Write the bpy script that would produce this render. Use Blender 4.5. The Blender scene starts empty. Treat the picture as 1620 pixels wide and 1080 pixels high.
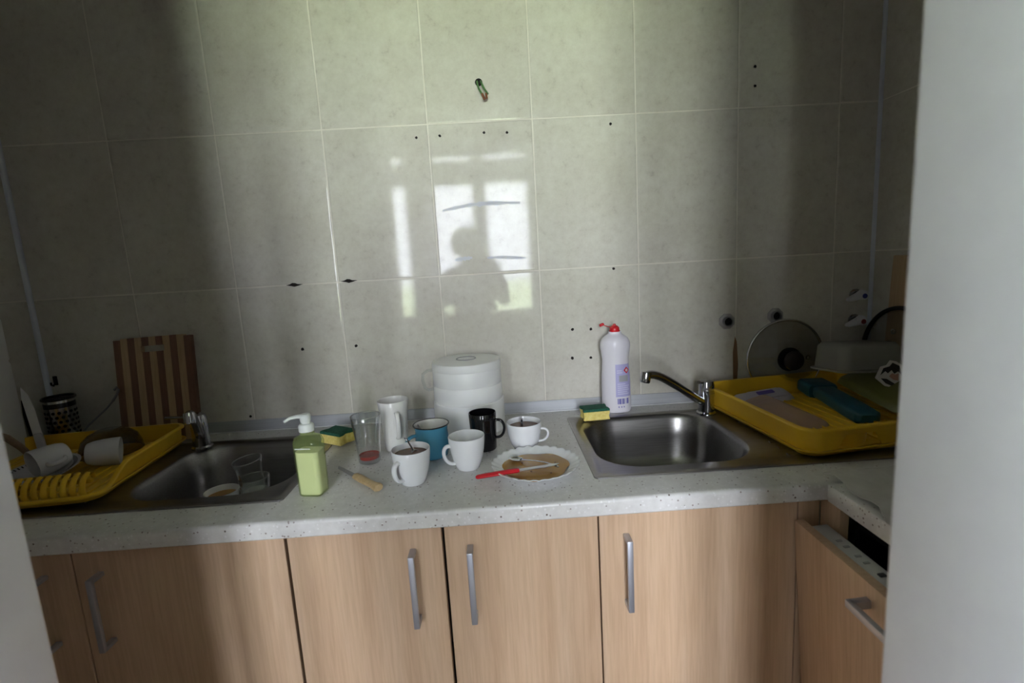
import bpy, bmesh, math, random
from mathutils import Vector, Matrix, Euler
random.seed(7)
PI = math.pi
SC = bpy.context.scene
COL = SC.collection

# ------------------------------------------------------------------ camera, world, sun, exposure
CAM = Vector((0.0, -1.523, 1.345))
cd = bpy.data.cameras.new('camera')
cam = bpy.data.objects.new('camera', cd)
COL.objects.link(cam)
cd.sensor_width = 36.0
cd.sensor_fit = 'HORIZONTAL'
cd.lens = 793.54 / 1620 * 36
cd.clip_start = 0.01
p, r, y = -.1558, -.0588, -.0245
base = Matrix(((1, 0, 0), (0, 0, -1), (0, 1, 0)))
M = Matrix.Rotation(y, 3, 'Z') @ Matrix.Rotation(p, 3, 'X') @ base @ Matrix.Rotation(r, 3, 'Z')
cam.matrix_world = Matrix.Translation(CAM) @ M.to_4x4()
cd.dof.use_dof = True
cd.dof.focus_distance = 1.3
cd.dof.aperture_fstop = 3.5
SC.camera = cam

SC.view_settings.view_transform = 'Standard'
SC.view_settings.look = 'None'
SC.view_settings.gamma = 1.0
SC.cycles.transparent_max_bounces = 32
SC.view_settings.use_curve_mapping = False
SC.view_settings.exposure = 5.58

world = bpy.data.worlds.new('overcast_sky')
SC.world = world
world.use_nodes = True
bg = world.node_tree.nodes['Background']
bg.inputs['Color'].default_value = (0.87, 0.90, 1.0, 1)
bg.inputs['Strength'].default_value = 1.0

sl = bpy.data.lights.new('sun', 'SUN')
sl.energy = 3.4
sl.color = (1.0, 0.96, 0.90)
sl.angle = math.radians(2)
sun = bpy.data.objects.new('sun', sl)
COL.objects.link(sun)
sun.rotation_euler = (math.radians(-48), 0, math.radians(15))   # shines from behind the building onto the lawn

# light portal in the window opening (guides sky sampling only)
pl = bpy.data.lights.new('window_portal', 'AREA')
pl.shape = 'RECTANGLE'
pl.size, pl.size_y = 1.43, 1.66
pl.cycles.is_portal = True
po = bpy.data.objects.new('window_portal', pl)
COL.objects.link(po)
po.location = (-0.30, -3.62, 1.65)
po.rotation_euler = (math.radians(90), 0, 0)     # faces into the room (+Y)

# ------------------------------------------------------------------ materials
MATS = {}

def mat(name, color=(.8, .8, .8), rough=.5, metal=0.0, spec=.5, coat=0.0):
    m = bpy.data.materials.new(name)
    m.use_nodes = True
    b = m.node_tree.nodes['Principled BSDF']
    b.inputs['Base Color'].default_value = (*color, 1)
    b.inputs['Roughness'].default_value = rough
    b.inputs['Metallic'].default_value = metal
    b.inputs['Specular IOR Level'].default_value = spec
    b.inputs['Coat Weight'].default_value = coat
    MATS[name] = m
    return m

def nodes(m):
    t = m.node_tree
    return t, t.nodes, t.links, t.nodes['Principled BSDF']

def noise_color(m, stops, scale=(1, 1, 1), nscale=5, detail=6, rough=.6, bump=0, bump_scale=None, coords='Object', rand=False):
    t, N, L, b = nodes(m)
    tc = N.new('ShaderNodeTexCoord')
    mp = N.new('ShaderNodeMapping')
    mp.inputs['Scale'].default_value = scale
    L.new(tc.outputs[coords], mp.inputs['Vector'])
    if rand:
        oi = N.new('ShaderNodeObjectInfo')
        mu = N.new('ShaderNodeVectorMath'); mu.operation = 'MULTIPLY_ADD'
        cmb = N.new('ShaderNodeCombineXYZ')
        for k in range(3):
            L.new(oi.outputs['Random'], cmb.inputs[k])
        mu.inputs[1].default_value = (37, 53, 71)
        L.new(cmb.outputs[0], mu.inputs[0])
        L.new(mp.outputs[0], mu.inputs[2])
        src = mu.outputs[0]
    else:
        src = mp.outputs[0]
    n = N.new('ShaderNodeTexNoise')
    n.inputs['Scale'].default_value = nscale
    n.inputs['Detail'].default_value = detail
    n.inputs['Roughness'].default_value = rough
    L.new(src, n.inputs['Vector'])
    cr = N.new('ShaderNodeValToRGB')
    e = cr.color_ramp.elements
    e[0].position, e[0].color = stops[0][0], (*stops[0][1], 1)
    e[1].position, e[1].color = stops[-1][0], (*stops[-1][1], 1)
    for s in stops[1:-1]:
        q = e.new(s[0]); q.color = (*s[1], 1)
    L.new(n.outputs['Fac'], cr.inputs['Fac'])
    L.new(cr.outputs['Color'], b.inputs['Base Color'])
    if bump:
        bp = N.new('ShaderNodeBump')
        bp.inputs['Strength'].default_value = bump
        bp.inputs['Distance'].default_value = .002
        if bump_scale:
            n2 = N.new('ShaderNodeTexNoise')
            n2.inputs['Scale'].default_value = bump_scale
            L.new(src, n2.inputs['Vector'])
            L.new(n2.outputs['Fac'], bp.inputs['Height'])
        else:
            L.new(n.outputs['Fac'], bp.inputs['Height'])
        L.new(bp.outputs['Normal'], b.inputs['Normal'])
    return src, cr

# glazed tile: cloudy beige grey with small darker flecks
m = mat('tile_glaze', rough=.06, spec=.17)
src, cr = noise_color(m, [(.30, (.47, .44, .385)), (.42, (.57, .545, .48)), (.6, (.615, .595, .53)), (.8, (.655, .635, .575))],
                      nscale=38, detail=9, rough=.75, rand=True)
t, N, L, b = nodes(m)
n2 = N.new('ShaderNodeTexNoise'); n2.inputs['Scale'].default_value = 5; n2.inputs['Detail'].default_value = 3
L.new(src, n2.inputs['Vector'])
mx = N.new('ShaderNodeMix'); mx.data_type = 'RGBA'; mx.blend_type = 'MULTIPLY'
cr2 = N.new('ShaderNodeValToRGB')
cr2.color_ramp.elements[0].position = .3; cr2.color_ramp.elements[0].color = (.92, .91, .885, 1)
cr2.color_ramp.elements[1].position = .7; cr2.color_ramp.elements[1].color = (1.03, 1.03, 1.02, 1)
L.new(n2.outputs['Fac'], cr2.inputs['Fac'])
mx.inputs['Factor'].default_value = 1
L.new(cr.outputs['Color'], mx.inputs['A']); L.new(cr2.outputs['Color'], mx.inputs['B'])
L.new(mx.outputs['Result'], b.inputs['Base Color'])
n3 = N.new('ShaderNodeTexNoise'); n3.inputs['Scale'].default_value = 40
L.new(src, n3.inputs['Vector'])
bp = N.new('ShaderNodeBump'); bp.inputs['Strength'].default_value = .06; bp.inputs['Distance'].default_value = .001
L.new(n3.outputs['Fac'], bp.inputs['Height']); L.new(bp.outputs['Normal'], b.inputs['Normal'])

m = mat('grout', rough=.8); noise_color(m, [(.3, (.66, .62, .53)), (.7, (.77, .74, .66))], nscale=9)
m = mat('white_paint', rough=.45); noise_color(m, [(.3, (.70, .71, .75)), (.7, (.76, .77, .81))], nscale=14, bump=.12, bump_scale=160)
m = mat('room_paint', rough=.8); noise_color(m, [(.3, (.43, .42, .40)), (.7, (.47, .46, .44))], nscale=3)
m = mat('floor_lino', rough=.5); noise_color(m, [(.3, (.13, .09, .06)), (.7, (.19, .14, .09))], nscale=6)
m = mat('lawn', rough=1.0, spec=0); noise_color(m, [(.3, (.34, .41, .25)), (.7, (.47, .54, .37))], nscale=.6, detail=8)
m = mat('window_plastic', (.72, .72, .72), .4)
mat('trim_plastic', (.62, .65, .72), .35)
m = mat('aluminium', (.5, .5, .5), .62, .55); noise_color(m, [(.3, (.40, .41, .43)), (.7, (.47, .48, .50))], scale=(1, 80, 80), nscale=3)
m = mat('handle_metal', (.50, .52, .58), .42, .75)

# worktop: pale laminate with dark and light flecks
m = mat('worktop_laminate', rough=.33)
src, cr = noise_color(m, [(.30, (.63, .62, .60)), (.7, (.73, .72, .705))], nscale=60, detail=5)
t, N, L, b = nodes(m)
def flecks(prev, scale, thr, col, jitter=1.0):
    v = N.new('ShaderNodeTexVoronoi'); v.inputs['Scale'].default_value = scale; v.inputs['Randomness'].default_value = jitter
    L.new(src, v.inputs['Vector'])
    lt = N.new('ShaderNodeMath'); lt.operation = 'LESS_THAN'; lt.inputs[1].default_value = thr
    L.new(v.outputs['Distance'], lt.inputs[0])
    sx = N.new('ShaderNodeSeparateColor'); L.new(v.outputs['Color'], sx.inputs[0])
    l2 = N.new('ShaderNodeMath'); l2.operation = 'LESS_THAN'; l2.inputs[1].default_value = .45
    L.new(sx.outputs[0], l2.inputs[0])
    ml = N.new('ShaderNodeMath'); ml.operation = 'MULTIPLY'
    L.new(lt.outputs[0], ml.inputs[0]); L.new(l2.outputs[0], ml.inputs[1])
    k = N.new('ShaderNodeMix'); k.data_type = 'RGBA'
    L.new(ml.outputs[0], k.inputs['Factor']); L.new(prev, k.inputs['A']); k.inputs['B'].default_value = (*col, 1)
    return k.outputs['Result']
c = flecks(cr.outputs['Color'], 120, .26, (.78, .77, .765))
c = flecks(c, 95, .17, (.30, .25, .23))
c = flecks(c, 45, .09, (.13, .10, .08))
L.new(c, b.inputs['Base Color'])

# oak laminate fronts, vertical grain
def oak(name, scale, stops):
    m = mat(name, rough=.45)
    src, cr = noise_color(m, stops, scale=scale, nscale=1, detail=7, rough=.65, rand=True)
    t, N, L, b = nodes(m)
    n2 = N.new('ShaderNodeTexNoise'); n2.inputs['Scale'].default_value = 7; n2.inputs['Detail'].default_value = 4
    L.new(src, n2.inputs['Vector'])
    k = N.new('ShaderNodeMix'); k.data_type = 'RGBA'; k.blend_type = 'MULTIPLY'; k.inputs['Factor'].default_value = .55
    c2 = N.new('ShaderNodeValToRGB')
    c2.color_ramp.elements[0].position = .35; c2.color_ramp.elements[0].color = (.82, .78, .73, 1)
    c2.color_ramp.elements[1].position = .6; c2.color_ramp.elements[1].color = (1, 1, 1, 1)
    L.new(n2.outputs['Fac'], c2.inputs['Fac'])
    L.new(cr.outputs['Color'], k.inputs['A']); L.new(c2.outputs['Color'], k.inputs['B'])
    L.new(k.outputs['Result'], b.inputs['Base Color'])
OAK = [(.28, (.55, .365, .235)), (.5, (.63, .44, .29)), (.72, (.68, .495, .345))]
oak('oak_laminate', (26, 26, 1.3), OAK)
oak('oak_laminate_side', (26, 26, 1.3), OAK)
oak('tan_board_wood', (30, 30, 2), [(.3, (.42, .27, .15)), (.7, (.55, .38, .23))])
oak('bamboo_light', (40, 40, 3), [(.3, (.47, .31, .17)), (.7, (.60, .43, .26))])
oak('bamboo_dark', (40, 40, 3), [(.3, (.16, .075, .045)), (.7, (.25, .125, .075))])
oak('knife_wood', (30, 30, 30), [(.3, (.50, .35, .17)), (.7, (.64, .48, .27))])
oak('spoon_wood', (30, 30, 30), [(.3, (.16, .10, .07)), (.7, (.24, .16, .11))])

m = mat('sink_steel', rough=.30, metal=1.0)
noise_color(m, [(.3, (.27, .26, .25)), (.7, (.35, .34, .33))], scale=(4, 90, 90), nscale=3)
mat('knob_black', (.035, .03, .028), .08)
mat('chrome', (.50, .50, .52), .10, 1.0)
mat('lip_white', (.75, .76, .78), .3)
mat('steel', (.62, .62, .62), .22, 1.0)
mat('dark_steel', (.30, .30, .30), .3, 1.0)
mat('black_void', (.008, .008, .008), .9, spec=.1)
mat('cabinet_inside', (.10, .08, .06), .8)
mat('white_china', (.88, .89, .90), .09)
mat('cream_china', (.80, .79, .75), .12)
mat('grey_china', (.62, .61, .63), .2)
mat('black_china', (.006, .006, .007), .06)
mat('blue_enamel', (.075, .30, .44), .16)
mat('enamel_inside', (.72, .70, .66), .2)
mat('black_enamel', (.01, .01, .012), .2)
mat('tea', (.16, .080, .045), .04, spec=.25)
mat('syrup', (.46, .25, .07), .08, spec=.3)
mat('crumb', (.16, .07, .02), .5)
mat('red_dregs', (.28, .03, .02), .2)
mat('red_plastic', (.62, .015, .025), .25)
mat('white_plastic', (.80, .80, .78), .32)
m = mat('canister_plastic', (.88, .88, .86), .38)
mat('bottle_white', (.74, .71, .76), .3)
mat('label_lilac', (.43, .41, .66), .4)
mat('label_grey', (.36, .36, .38), .5)
mat('label_print', (.16, .15, .42), .5)
mat('label_pale', (.66, .64, .78), .5)
mat('lotion', (.87, .86, .72), .4)
mat('pump_plastic', (.80, .84, .80), .3)
m = mat('yellow_plastic', rough=.35); noise_color(m, [(.3, (.76, .46, .02)), (.7, (.82, .52, .03))], nscale=12)
m = mat('sponge_foam', rough=.95); noise_color(m, [(.3, (.72, .56, .12)), (.7, (.86, .74, .28))], nscale=150, bump=.8, bump_scale=260)
m = mat('scour_pad', rough=1.0); noise_color(m, [(.3, (.01, .075, .045)), (.7, (.03, .15, .09))], nscale=200, bump=1.0, bump_scale=320)
m = mat('paper_cloth', rough=.85); noise_color(m, [(.3, (.50, .48, .45)), (.7, (.63, .61, .58))], nscale=18)
mat('teal_plastic', (.02, .115, .165), .3)
mat('olive_plastic', (.15, .16, .035), .35)
mat('pink_plastic', (.62, .44, .38), .35)
mat('lilac_plastic', (.60, .55, .62), .35)
mat('violet_print', (.12, .08, .38), .4)
mat('wire_green', (.10, .22, .07), .45)
mat('wire_copper', (.35, .14, .07), .4, .6)
mat('hole_dark', (.02, .017, .015), .9, spec=.1)
mat('smear_matte', (.60, .61, .64), .9, spec=.15)
mat('rust', (.22, .12, .06), .9)
mat('zinc', (.36, .34, .33), .5, .6)
mat('valve_white', (.66, .66, .68), .4)
mat('valve_blue', (.02, .03, .22), .4)
mat('valve_red', (.18, .01, .01), .4)
mat('appliance_grey', (.58, .58, .58), .35)
mat('button_dark', (.06, .06, .065), .4)
mat('skin', (.55, .34, .26), .5)
mat('hair', (.03, .02, .015), .6)
mat('shirt', (.05, .055, .07), .85)
mat('trousers', (.03, .035, .05), .85)
mat('rubber', (.015, .015, .015), .5)
mat('sticker_white', (.62, .60, .57), .4)
mat('sticker_black', (.02, .018, .018), .4)
mat('sticker_pink', (.50, .27, .20), .4)

def thin_glass(name, tint=(.95, .97, .96), refl=1.0, haze=0.0, hazecol=(.7, .7, .7)):
    m = bpy.data.materials.new(name); m.use_nodes = True
    t = m.node_tree; N = t.nodes; L = t.links
    N.remove(N['Principled BSDF'])
    out = N['Material Output']
    tr = N.new('ShaderNodeBsdfTransparent'); tr.inputs[0].default_value = (*tint, 1)
    gl = N.new('ShaderNodeBsdfGlossy'); gl.inputs['Roughness'].default_value = .04
    lw = N.new('ShaderNodeLayerWeight'); lw.inputs[0].default_value = .5
    pw = N.new('ShaderNodeMath'); pw.operation = 'POWER'; pw.inputs[1].default_value = 4.0
    ml = N.new('ShaderNodeMath'); ml.operation = 'MULTIPLY_ADD'; ml.inputs[1].default_value = .8 * refl; ml.inputs[2].default_value = .04 * refl
    ml.use_clamp = True
    mx = N.new('ShaderNodeMixShader')
    L.new(lw.outputs['Facing'], pw.inputs[0]); L.new(pw.outputs[0], ml.inputs[0]); L.new(ml.outputs[0], mx.inputs[0])
    L.new(tr.outputs[0], mx.inputs[1]); L.new(gl.outputs[0], mx.inputs[2])
    last = mx.outputs[0]
    if haze:
        df = N.new('ShaderNodeBsdfDiffuse'); df.inputs[0].default_value = (*hazecol, 1)
        m2 = N.new('ShaderNodeMixShader'); m2.inputs[0].default_value = haze
        L.new(last, m2.inputs[1]); L.new(df.outputs[0], m2.inputs[2]); last = m2.outputs[0]
    L.new(last, out.inputs[0])
    MATS[name] = m
thin_glass('glass', (.97, .98, .975), 2.4)
thin_glass('pane_glass', (.97, .98, .98), 1.0)
thin_glass('lid_glass', (.80, .80, .78), 1.0)
thin_glass('bowl_glass', (.72, .70, .66), 1.0)
thin_glass('green_shell', (.93, .98, .76), 1.0, .10, (.60, .78, .30))
thin_glass('frosted_tub', (.75, .75, .72), .6, .42, (.42, .42, .38))
thin_glass('clear_plastic', (.93, .94, .93), 1.3, .10, (.8, .8, .8))
thin_glass('pink_film', (.88, .80, .76), .9, .55, (.62, .45, .38))

# ------------------------------------------------------------------ builders
class B:
    """collects shapes into one bmesh"""
    def __init__(s):
        s.bm = bmesh.new()
    def box(s, size, loc=(0, 0, 0), rot=None, bevel=0.0, seg=2):
        bm2 = bmesh.new()
        bmesh.ops.create_cube(bm2, size=1)
        bmesh.ops.scale(bm2, vec=size, verts=bm2.verts)
        if bevel:
            bmesh.ops.bevel(bm2, geom=bm2.edges[:], offset=bevel, segments=seg, profile=.5, affect='EDGES', clamp_overlap=True)
        mtx = Matrix.Translation(loc)
        if rot is not None:
            mtx = mtx @ (rot if isinstance(rot, Matrix) else Euler(rot).to_matrix().to_4x4())
        bmesh.ops.transform(bm2, matrix=mtx, verts=bm2.verts)
        s.merge(bm2)
        return s
    def merge(s, bm2):
        me = bpy.data.meshes.new('tmp')
        bm2.to_mesh(me); bm2.free()
        s.bm.from_mesh(me)
        bpy.data.meshes.remove(me)
    def lathe(s, prof, seg=40, loc=(0, 0, 0), sx=1.0, sy=1.0, rot=None, cap=True):
        """prof: (r, z) pairs, revolved about Z; r = 0 closes to a point"""
        bm = bmesh.new()
        rings = []
        for (rr, z) in prof:
            if rr <= 1e-6:
                rings.append([bm.verts.new((0, 0, z))])
            else:
                rings.append([bm.verts.new((rr * sx * math.cos(2 * PI * k / seg), rr * sy * math.sin(2 * PI * k / seg), z)) for k in range(seg)])
        for a, b_ in zip(rings, rings[1:]):
            for k in range(seg):
                k2 = (k + 1) % seg
                if len(a) == 1 and len(b_) == 1: continue
                if len(a) == 1: bm.faces.new((a[0], b_[k], b_[k2]))
                elif len(b_) == 1: bm.faces.new((a[k], b_[0], a[k2]))
                else: bm.faces.new((a[k], b_[k], b_[k2], a[k2]))
        mtx = Matrix.Translation(loc)
        if rot is not None: mtx = mtx @ (rot if isinstance(rot, Matrix) else Euler(rot).to_matrix().to_4x4())
        bmesh.ops.transform(bm, matrix=mtx, verts=bm.verts)
        bmesh.ops.recalc_face_normals(bm, faces=bm.faces)
        s.merge(bm)
        return s
    def tube(s, pts, rad, seg=12, flat=1.0, up=None, cap=True):
        """pts list of points; rad number or list; flat squashes the section along the 'up' axis"""
        pts = [Vector(q) for q in pts]
        n = len(pts)
        rads = rad if isinstance(rad, (list, tuple)) else [rad] * n
        bm = bmesh.new()
        rings = []
        ref = Vector(up) if up is not None else None
        prev = None
        for i, q in enumerate(pts):
            d = (pts[min(i + 1, n - 1)] - pts[max(i - 1, 0)]).normalized()
            if ref is not None:
                u = (ref - d * ref.dot(d)).normalized()
            elif prev is None:
                a = Vector((0, 0, 1)) if abs(d.z) < .9 else Vector((1, 0, 0))
                u = (a - d * a.dot(d)).normalized()
            else:
                u = (prev - d * prev.dot(d)).normalized()
            prev = u
            v = d.cross(u)
            rings.append([bm.verts.new(q + (u * math.cos(2 * PI * k / seg) * flat + v * math.sin(2 * PI * k / seg)) * rads[i]) for k in range(seg)])
        for a, b_ in zip(rings, rings[1:]):
            for k in range(seg):
                bm.faces.new((a[k], a[(k + 1) % seg], b_[(k + 1) % seg], b_[k]))
        if cap:
            bm.faces.new(rings[0][::-1]); bm.faces.new(rings[-1])
        bmesh.ops.recalc_face_normals(bm, faces=bm.faces)
        s.merge(bm)
        return s
    def loops(s, loops, close=True, cap_first=False, cap_last=False):
        """skin a list of equal-length vertex loops"""
        bm = bmesh.new()
        R = [[bm.verts.new(q) for q in lp] for lp in loops]
        n = len(R[0])
        for a, b_ in zip(R, R[1:]):
            for k in range(n if close else n - 1):
                bm.faces.new((a[k], a[(k + 1) % n], b_[(k + 1) % n], b_[k]))
        if cap_first: bm.faces.new(R[0][::-1])
        if cap_last: bm.faces.new(R[-1])
        bmesh.ops.recalc_face_normals(bm, faces=bm.faces)
        s.merge(bm)
        return s
    def poly(s, pts):
        bm = bmesh.new()
        bm.faces.new([bm.verts.new(q) for q in pts])
        s.merge(bm)
        return s
    def prism(s, outline, z0, z1, mtx=None, bevel=0):
        bm = bmesh.new()
        a = [bm.verts.new((u, v, z0)) for u, v in outline]
        b_ = [bm.verts.new((u, v, z1)) for u, v in outline]
        n = len(a)
        for k in range(n): bm.faces.new((a[k], a[(k + 1) % n], b_[(k + 1) % n], b_[k]))
        bm.faces.new(a[::-1]); bm.faces.new(b_)
        bmesh.ops.recalc_face_normals(bm, faces=bm.faces)
        if bevel:
            bmesh.ops.bevel(bm, geom=bm.edges[:], offset=bevel, segments=2, profile=.5, affect='EDGES', clamp_overlap=True)
        if mtx is not None: bmesh.ops.transform(bm, matrix=mtx, verts=bm.verts)
        s.merge(bm)
        return s
    def xf(s, mtx):
        bmesh.ops.transform(s.bm, matrix=mtx, verts=s.bm.verts)
        return s
    def mesh(s, name, angle=38):
        me = bpy.data.meshes.new(name)
        s.bm.to_mesh(me); s.bm.free()
        for q in me.polygons: q.use_smooth = True
        me.set_sharp_from_angle(angle=math.radians(angle))
        return me

def obj(name, b, m, parent=None, angle=38, loc=None, rot=None):
    me = b.mesh(name, angle) if isinstance(b, B) else b
    if m is not None and not len(me.materials): me.materials.append(MATS[m])
    o = bpy.data.objects.new(name, me)
    COL.objects.link(o)
    if parent is not None: o.parent = parent
    if loc is not None: o.location = loc
    if rot is not None: o.rotation_euler = rot
    return o

def tag(o, label, cat, group=None, kind=None):
    o['label'] = label; o['category'] = cat
    if group: o['group'] = group
    if kind: o['kind'] = kind
    return o

def thing(name, label, cat, loc=(0, 0, 0), rotz=0.0, group=None, rot=None, kind=None):
    o = bpy.data.objects.new(name, None)
    COL.objects.link(o)
    o.location = loc
    o.rotation_euler = rot if rot is not None else (0, 0, rotz)
    o.empty_display_size = .05
    return tag(o, label, cat, group, kind)

def copy_tree(o, parent=None):
    c_ = o.copy(); COL.objects.link(c_)
    if parent is not None: c_.parent = parent
    for ch in list(o.children): copy_tree(ch, c_)
    return c_

def rrect(w, d, rad, z, n=8, cx=0, cy=0):
    """rounded rectangle loop, 4*(n+1) verts, counter-clockwise from +x,-y corner"""
    pts = []
    for (sx, sy, a0) in ((1, -1, -90), (1, 1, 0), (-1, 1, 90), (-1, -1, 180)):
        for k in range(n + 1):
            a = math.radians(a0 + 90 * k / n)
            pts.append((cx + sx * (w / 2 - rad) + rad * math.cos(a), cy + sy * (d / 2 - rad) + rad * math.sin(a), z))
    return pts

def arc(c0, rad, a0, a1, n):
    return [(c0[0] + rad * math.cos(math.radians(a0 + (a1 - a0) * k / n)), c0[1] + rad * math.sin(math.radians(a0 + (a1 - a0) * k / n))) for k in range(n + 1)]

# ------------------------------------------------------------------ the setting
Z0 = 0.88                                   # worktop height
XL, XR = -1.372, 1.160                      # left and right kitchen walls
CEIL = 2.5
YD0, YD1 = -1.02, -1.19                     # kitchen side and outer side of the doorway wall
DL, DR = -0.503, 0.3185
YR0, YR1 = -1.137, -1.34                    # the right jamb stands a little further out                      # doorway jambs
YW = -3.5                                   # window wall
HXL, HXR = -2.3, 1.9

def structure(name, b, m, label, cat):
    o = obj(name, b, m)
    return tag(o, label, cat, kind='structure')

structure('floor', B().box((4.6, 4.4, .1), (-.2, -1.5, -.05)), 'floor_lino', 'brown linoleum floor under the cabinets', 'floor')
structure('ceiling', B().box((4.6, 4.4, .1), (-.2, -1.5, CEIL + .05)), 'room_paint', 'plain white ceiling over the kitchen and the hall', 'ceiling')

def tiles_mesh(w, h):
    """one glazed tile, front facing -Y, lower left corner at origin"""
    g, d0, d1 = .0019, -.0052, -.0062
    b_ = B()
    L_ = []
    for ins, yy in ((g, 0), (g, d0), (g + .0010, d1 + .0004), (g + .0034, d1)):
        L_.append([(ins, yy, ins), (w - ins, yy, ins), (w - ins, yy, h - ins), (ins, yy, h - ins)])
    b_.loops(L_, cap_last=True)
    return b_.mesh('tile', 6)

wall_back = structure('wall_back', B().box((XR - XL + .4, .2, CEIL), ((XL + XR) / 2, .1 - .0046, CEIL / 2)), 'grout', 'back kitchen wall of glossy cloudy beige tiles with drill holes', 'wall')
wall_left = structure('wall_left', B().box((.2, -YD0 + .0, CEIL), (XL - .1 + .0046, YD0 / 2, CEIL / 2)), 'grout', 'left side wall of glossy beige tiles in deep shade', 'wall')
wall_right = structure('wall_right', B().box((.2, -YR0, CEIL), (XR + .1 - .0046, YR0 / 2, CEIL / 2)), 'grout', 'right side wall of glossy beige tiles beside the jamb', 'wall')
rows = [(.886, .431), (1.317, .431), (1.748, .431), (2.179, CEIL - 2.179)]
cache = {}
def tile(w, h, parent, loc, rz=0):
    k = (round(w, 4), round(h, 4))
    if k not in cache:
        cache[k] = tiles_mesh(w, h); cache[k].materials.append(MATS['tile_glaze'])
    o = obj('tile', cache[k], None, parent, loc=loc, rot=(0, 0, rz))
    return o
for z, h in rows:
    x = -1.368
    while x < XR - .01:
        w = min(.3, XR - x)
        tile(w, h, wall_back, (x, 0.0, z)); x += .3
    yy = 0.0
    while yy > YD0 + .01:
        w = min(.3, yy - YD0)
        tile(w, h, wall_left, (XL, yy - w, z), PI / 2)
        yy -= .3
    yy, w = 0.0, .173
    while yy > YR0 + .01:
        w = min(w, yy - YR0)
        tile(w, h, wall_right, (XR, yy, z), -PI / 2)
        yy -= w; w = .3

# corner strips
structure('trim_1', B().box((.016, .016, CEIL - .9), (XL + .009, -.009, .9 + (CEIL - .9) / 2), bevel=.006, seg=3), 'trim_plastic', 'pale blue grey plastic strip in the left wall corner', 'trim')
structure('trim_2', B().box((.013, .013, CEIL - .9), (XR - .008, -.008, .9 + (CEIL - .9) / 2), bevel=.005, seg=3), 'trim_plastic', 'pale grey plastic strip in the right wall corner', 'trim')
# aluminium splash strip
ss = thing('trim_3', 'brushed aluminium sealing strip where worktop meets tiled wall', 'trim', kind='structure')
sb = B()
pf = [(-.0065, Z0 + .034), (-.010, Z0 + .034), (-.013, Z0 + .006), (-.016, Z0 + .0005), (-.0065, Z0 + .0005)]
sb.loops([[(XL + .018, a, c_) for a, c_ in pf], [(XR - .016, a, c_) for a, c_ in pf]], cap_first=True, cap_last=True)
obj('metal_strip', sb, 'aluminium', ss)
obj('sealing_lip', B().box((XR - XL - .036, .004, .003), ((XL + XR) / 2, -.0175, Z0 + .0016), bevel=.001), 'lip_white', ss)

# doorway wall: two jambs and a header
db = B()
def block(x0, x1, y0, y1, z0, z1, bev=.006):
    db.box((x1 - x0, y1 - y0, z1 - z0), ((x0 + x1) / 2, (y0 + y1) / 2, (z0 + z1) / 2), bevel=bev, seg=3)
block(HXL, DL, YD1, YD0, 0, CEIL)
block(DR, HXR, YR1, YR0, 0, CEIL)
block(DL - .02, DR + .02, YR1 + .001, YD0 - .001, 2.12, CEIL, .001)
structure('wall_front', db, 'white_paint', 'white painted doorway wall framing the view left and right', 'wall')

# hall behind the camera with its window
structure('wall_left.001', B().box((.2, YD1 - YW + .3, CEIL), (HXL - .1, (YD1 + YW) / 2, CEIL / 2)), 'room_paint', 'plain pale side wall of the hall behind the viewer, left side', 'wall')
structure('wall_right.001', B().box((.2, YD1 - YW + .3, CEIL), (HXR + .1, (YD1 + YW) / 2, CEIL / 2)), 'room_paint', 'plain pale side wall of the hall behind the viewer, right side', 'wall')
WX0, WX1, WZ0, WZ1 = -1.0, .41, .83, 2.46
wb = B()
def wblock(x0, x1, z0, z1):
    wb.box((x1 - x0, .2, z1 - z0), ((x0 + x1) / 2, YW - .1, (z0 + z1) / 2))
wblock(HXL - .2, WX0, 0, CEIL); wblock(WX1, HXR + .2, 0, CEIL)
wblock(WX0, WX1, 0, WZ0); wblock(WX0, WX1, WZ1, CEIL)
structure('wall_rear', wb, 'room_paint', 'hall wall with the window, seen only as a reflection in the tiles', 'wall')
win = thing('window_1', 'white three light window reflected in the glossy tiles', 'window', (0, 0, 0), kind='structure')
fb = B()
def bar(x0, x1, z0, z1, d=.07):
    fb.box((x1 - x0, d, z1 - z0), ((x0 + x1) / 2, YW - .05, (z0 + z1) / 2), bevel=.004)
bar(WX0, WX0 + .05, WZ0, WZ1); bar(WX1 - .06, WX1, WZ0, WZ1)
bar(WX0, WX1, WZ0, WZ0 + .05); bar(WX0, WX1, WZ1 - .08, WZ1)
bar(WX0, WX1, 2.115, 2.34)
bar(-.83, -.56, WZ0, WZ1); bar(-.18, -.05, WZ0, WZ1)
obj('window_frame', fb, 'window_plastic', win)
for x0, x1 in ((WX0 + .05, -.83), (-.56, -.18), (-.05, WX1 - .06)):
    for z0, z1 in ((WZ0 + .05, 2.115), (2.34, WZ1 - .08)):
        obj('pane', B().box((x1 - x0, .006, z1 - z0), ((x0 + x1) / 2, YW - .05, (z0 + z1) / 2)), 'pane_glass', win)
structure('lawn', B().box((60, 40, .1), (0, YW - .2 - 20, -.25)), 'lawn', 'sunlit lawn outside the window', 'lawn')

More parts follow.
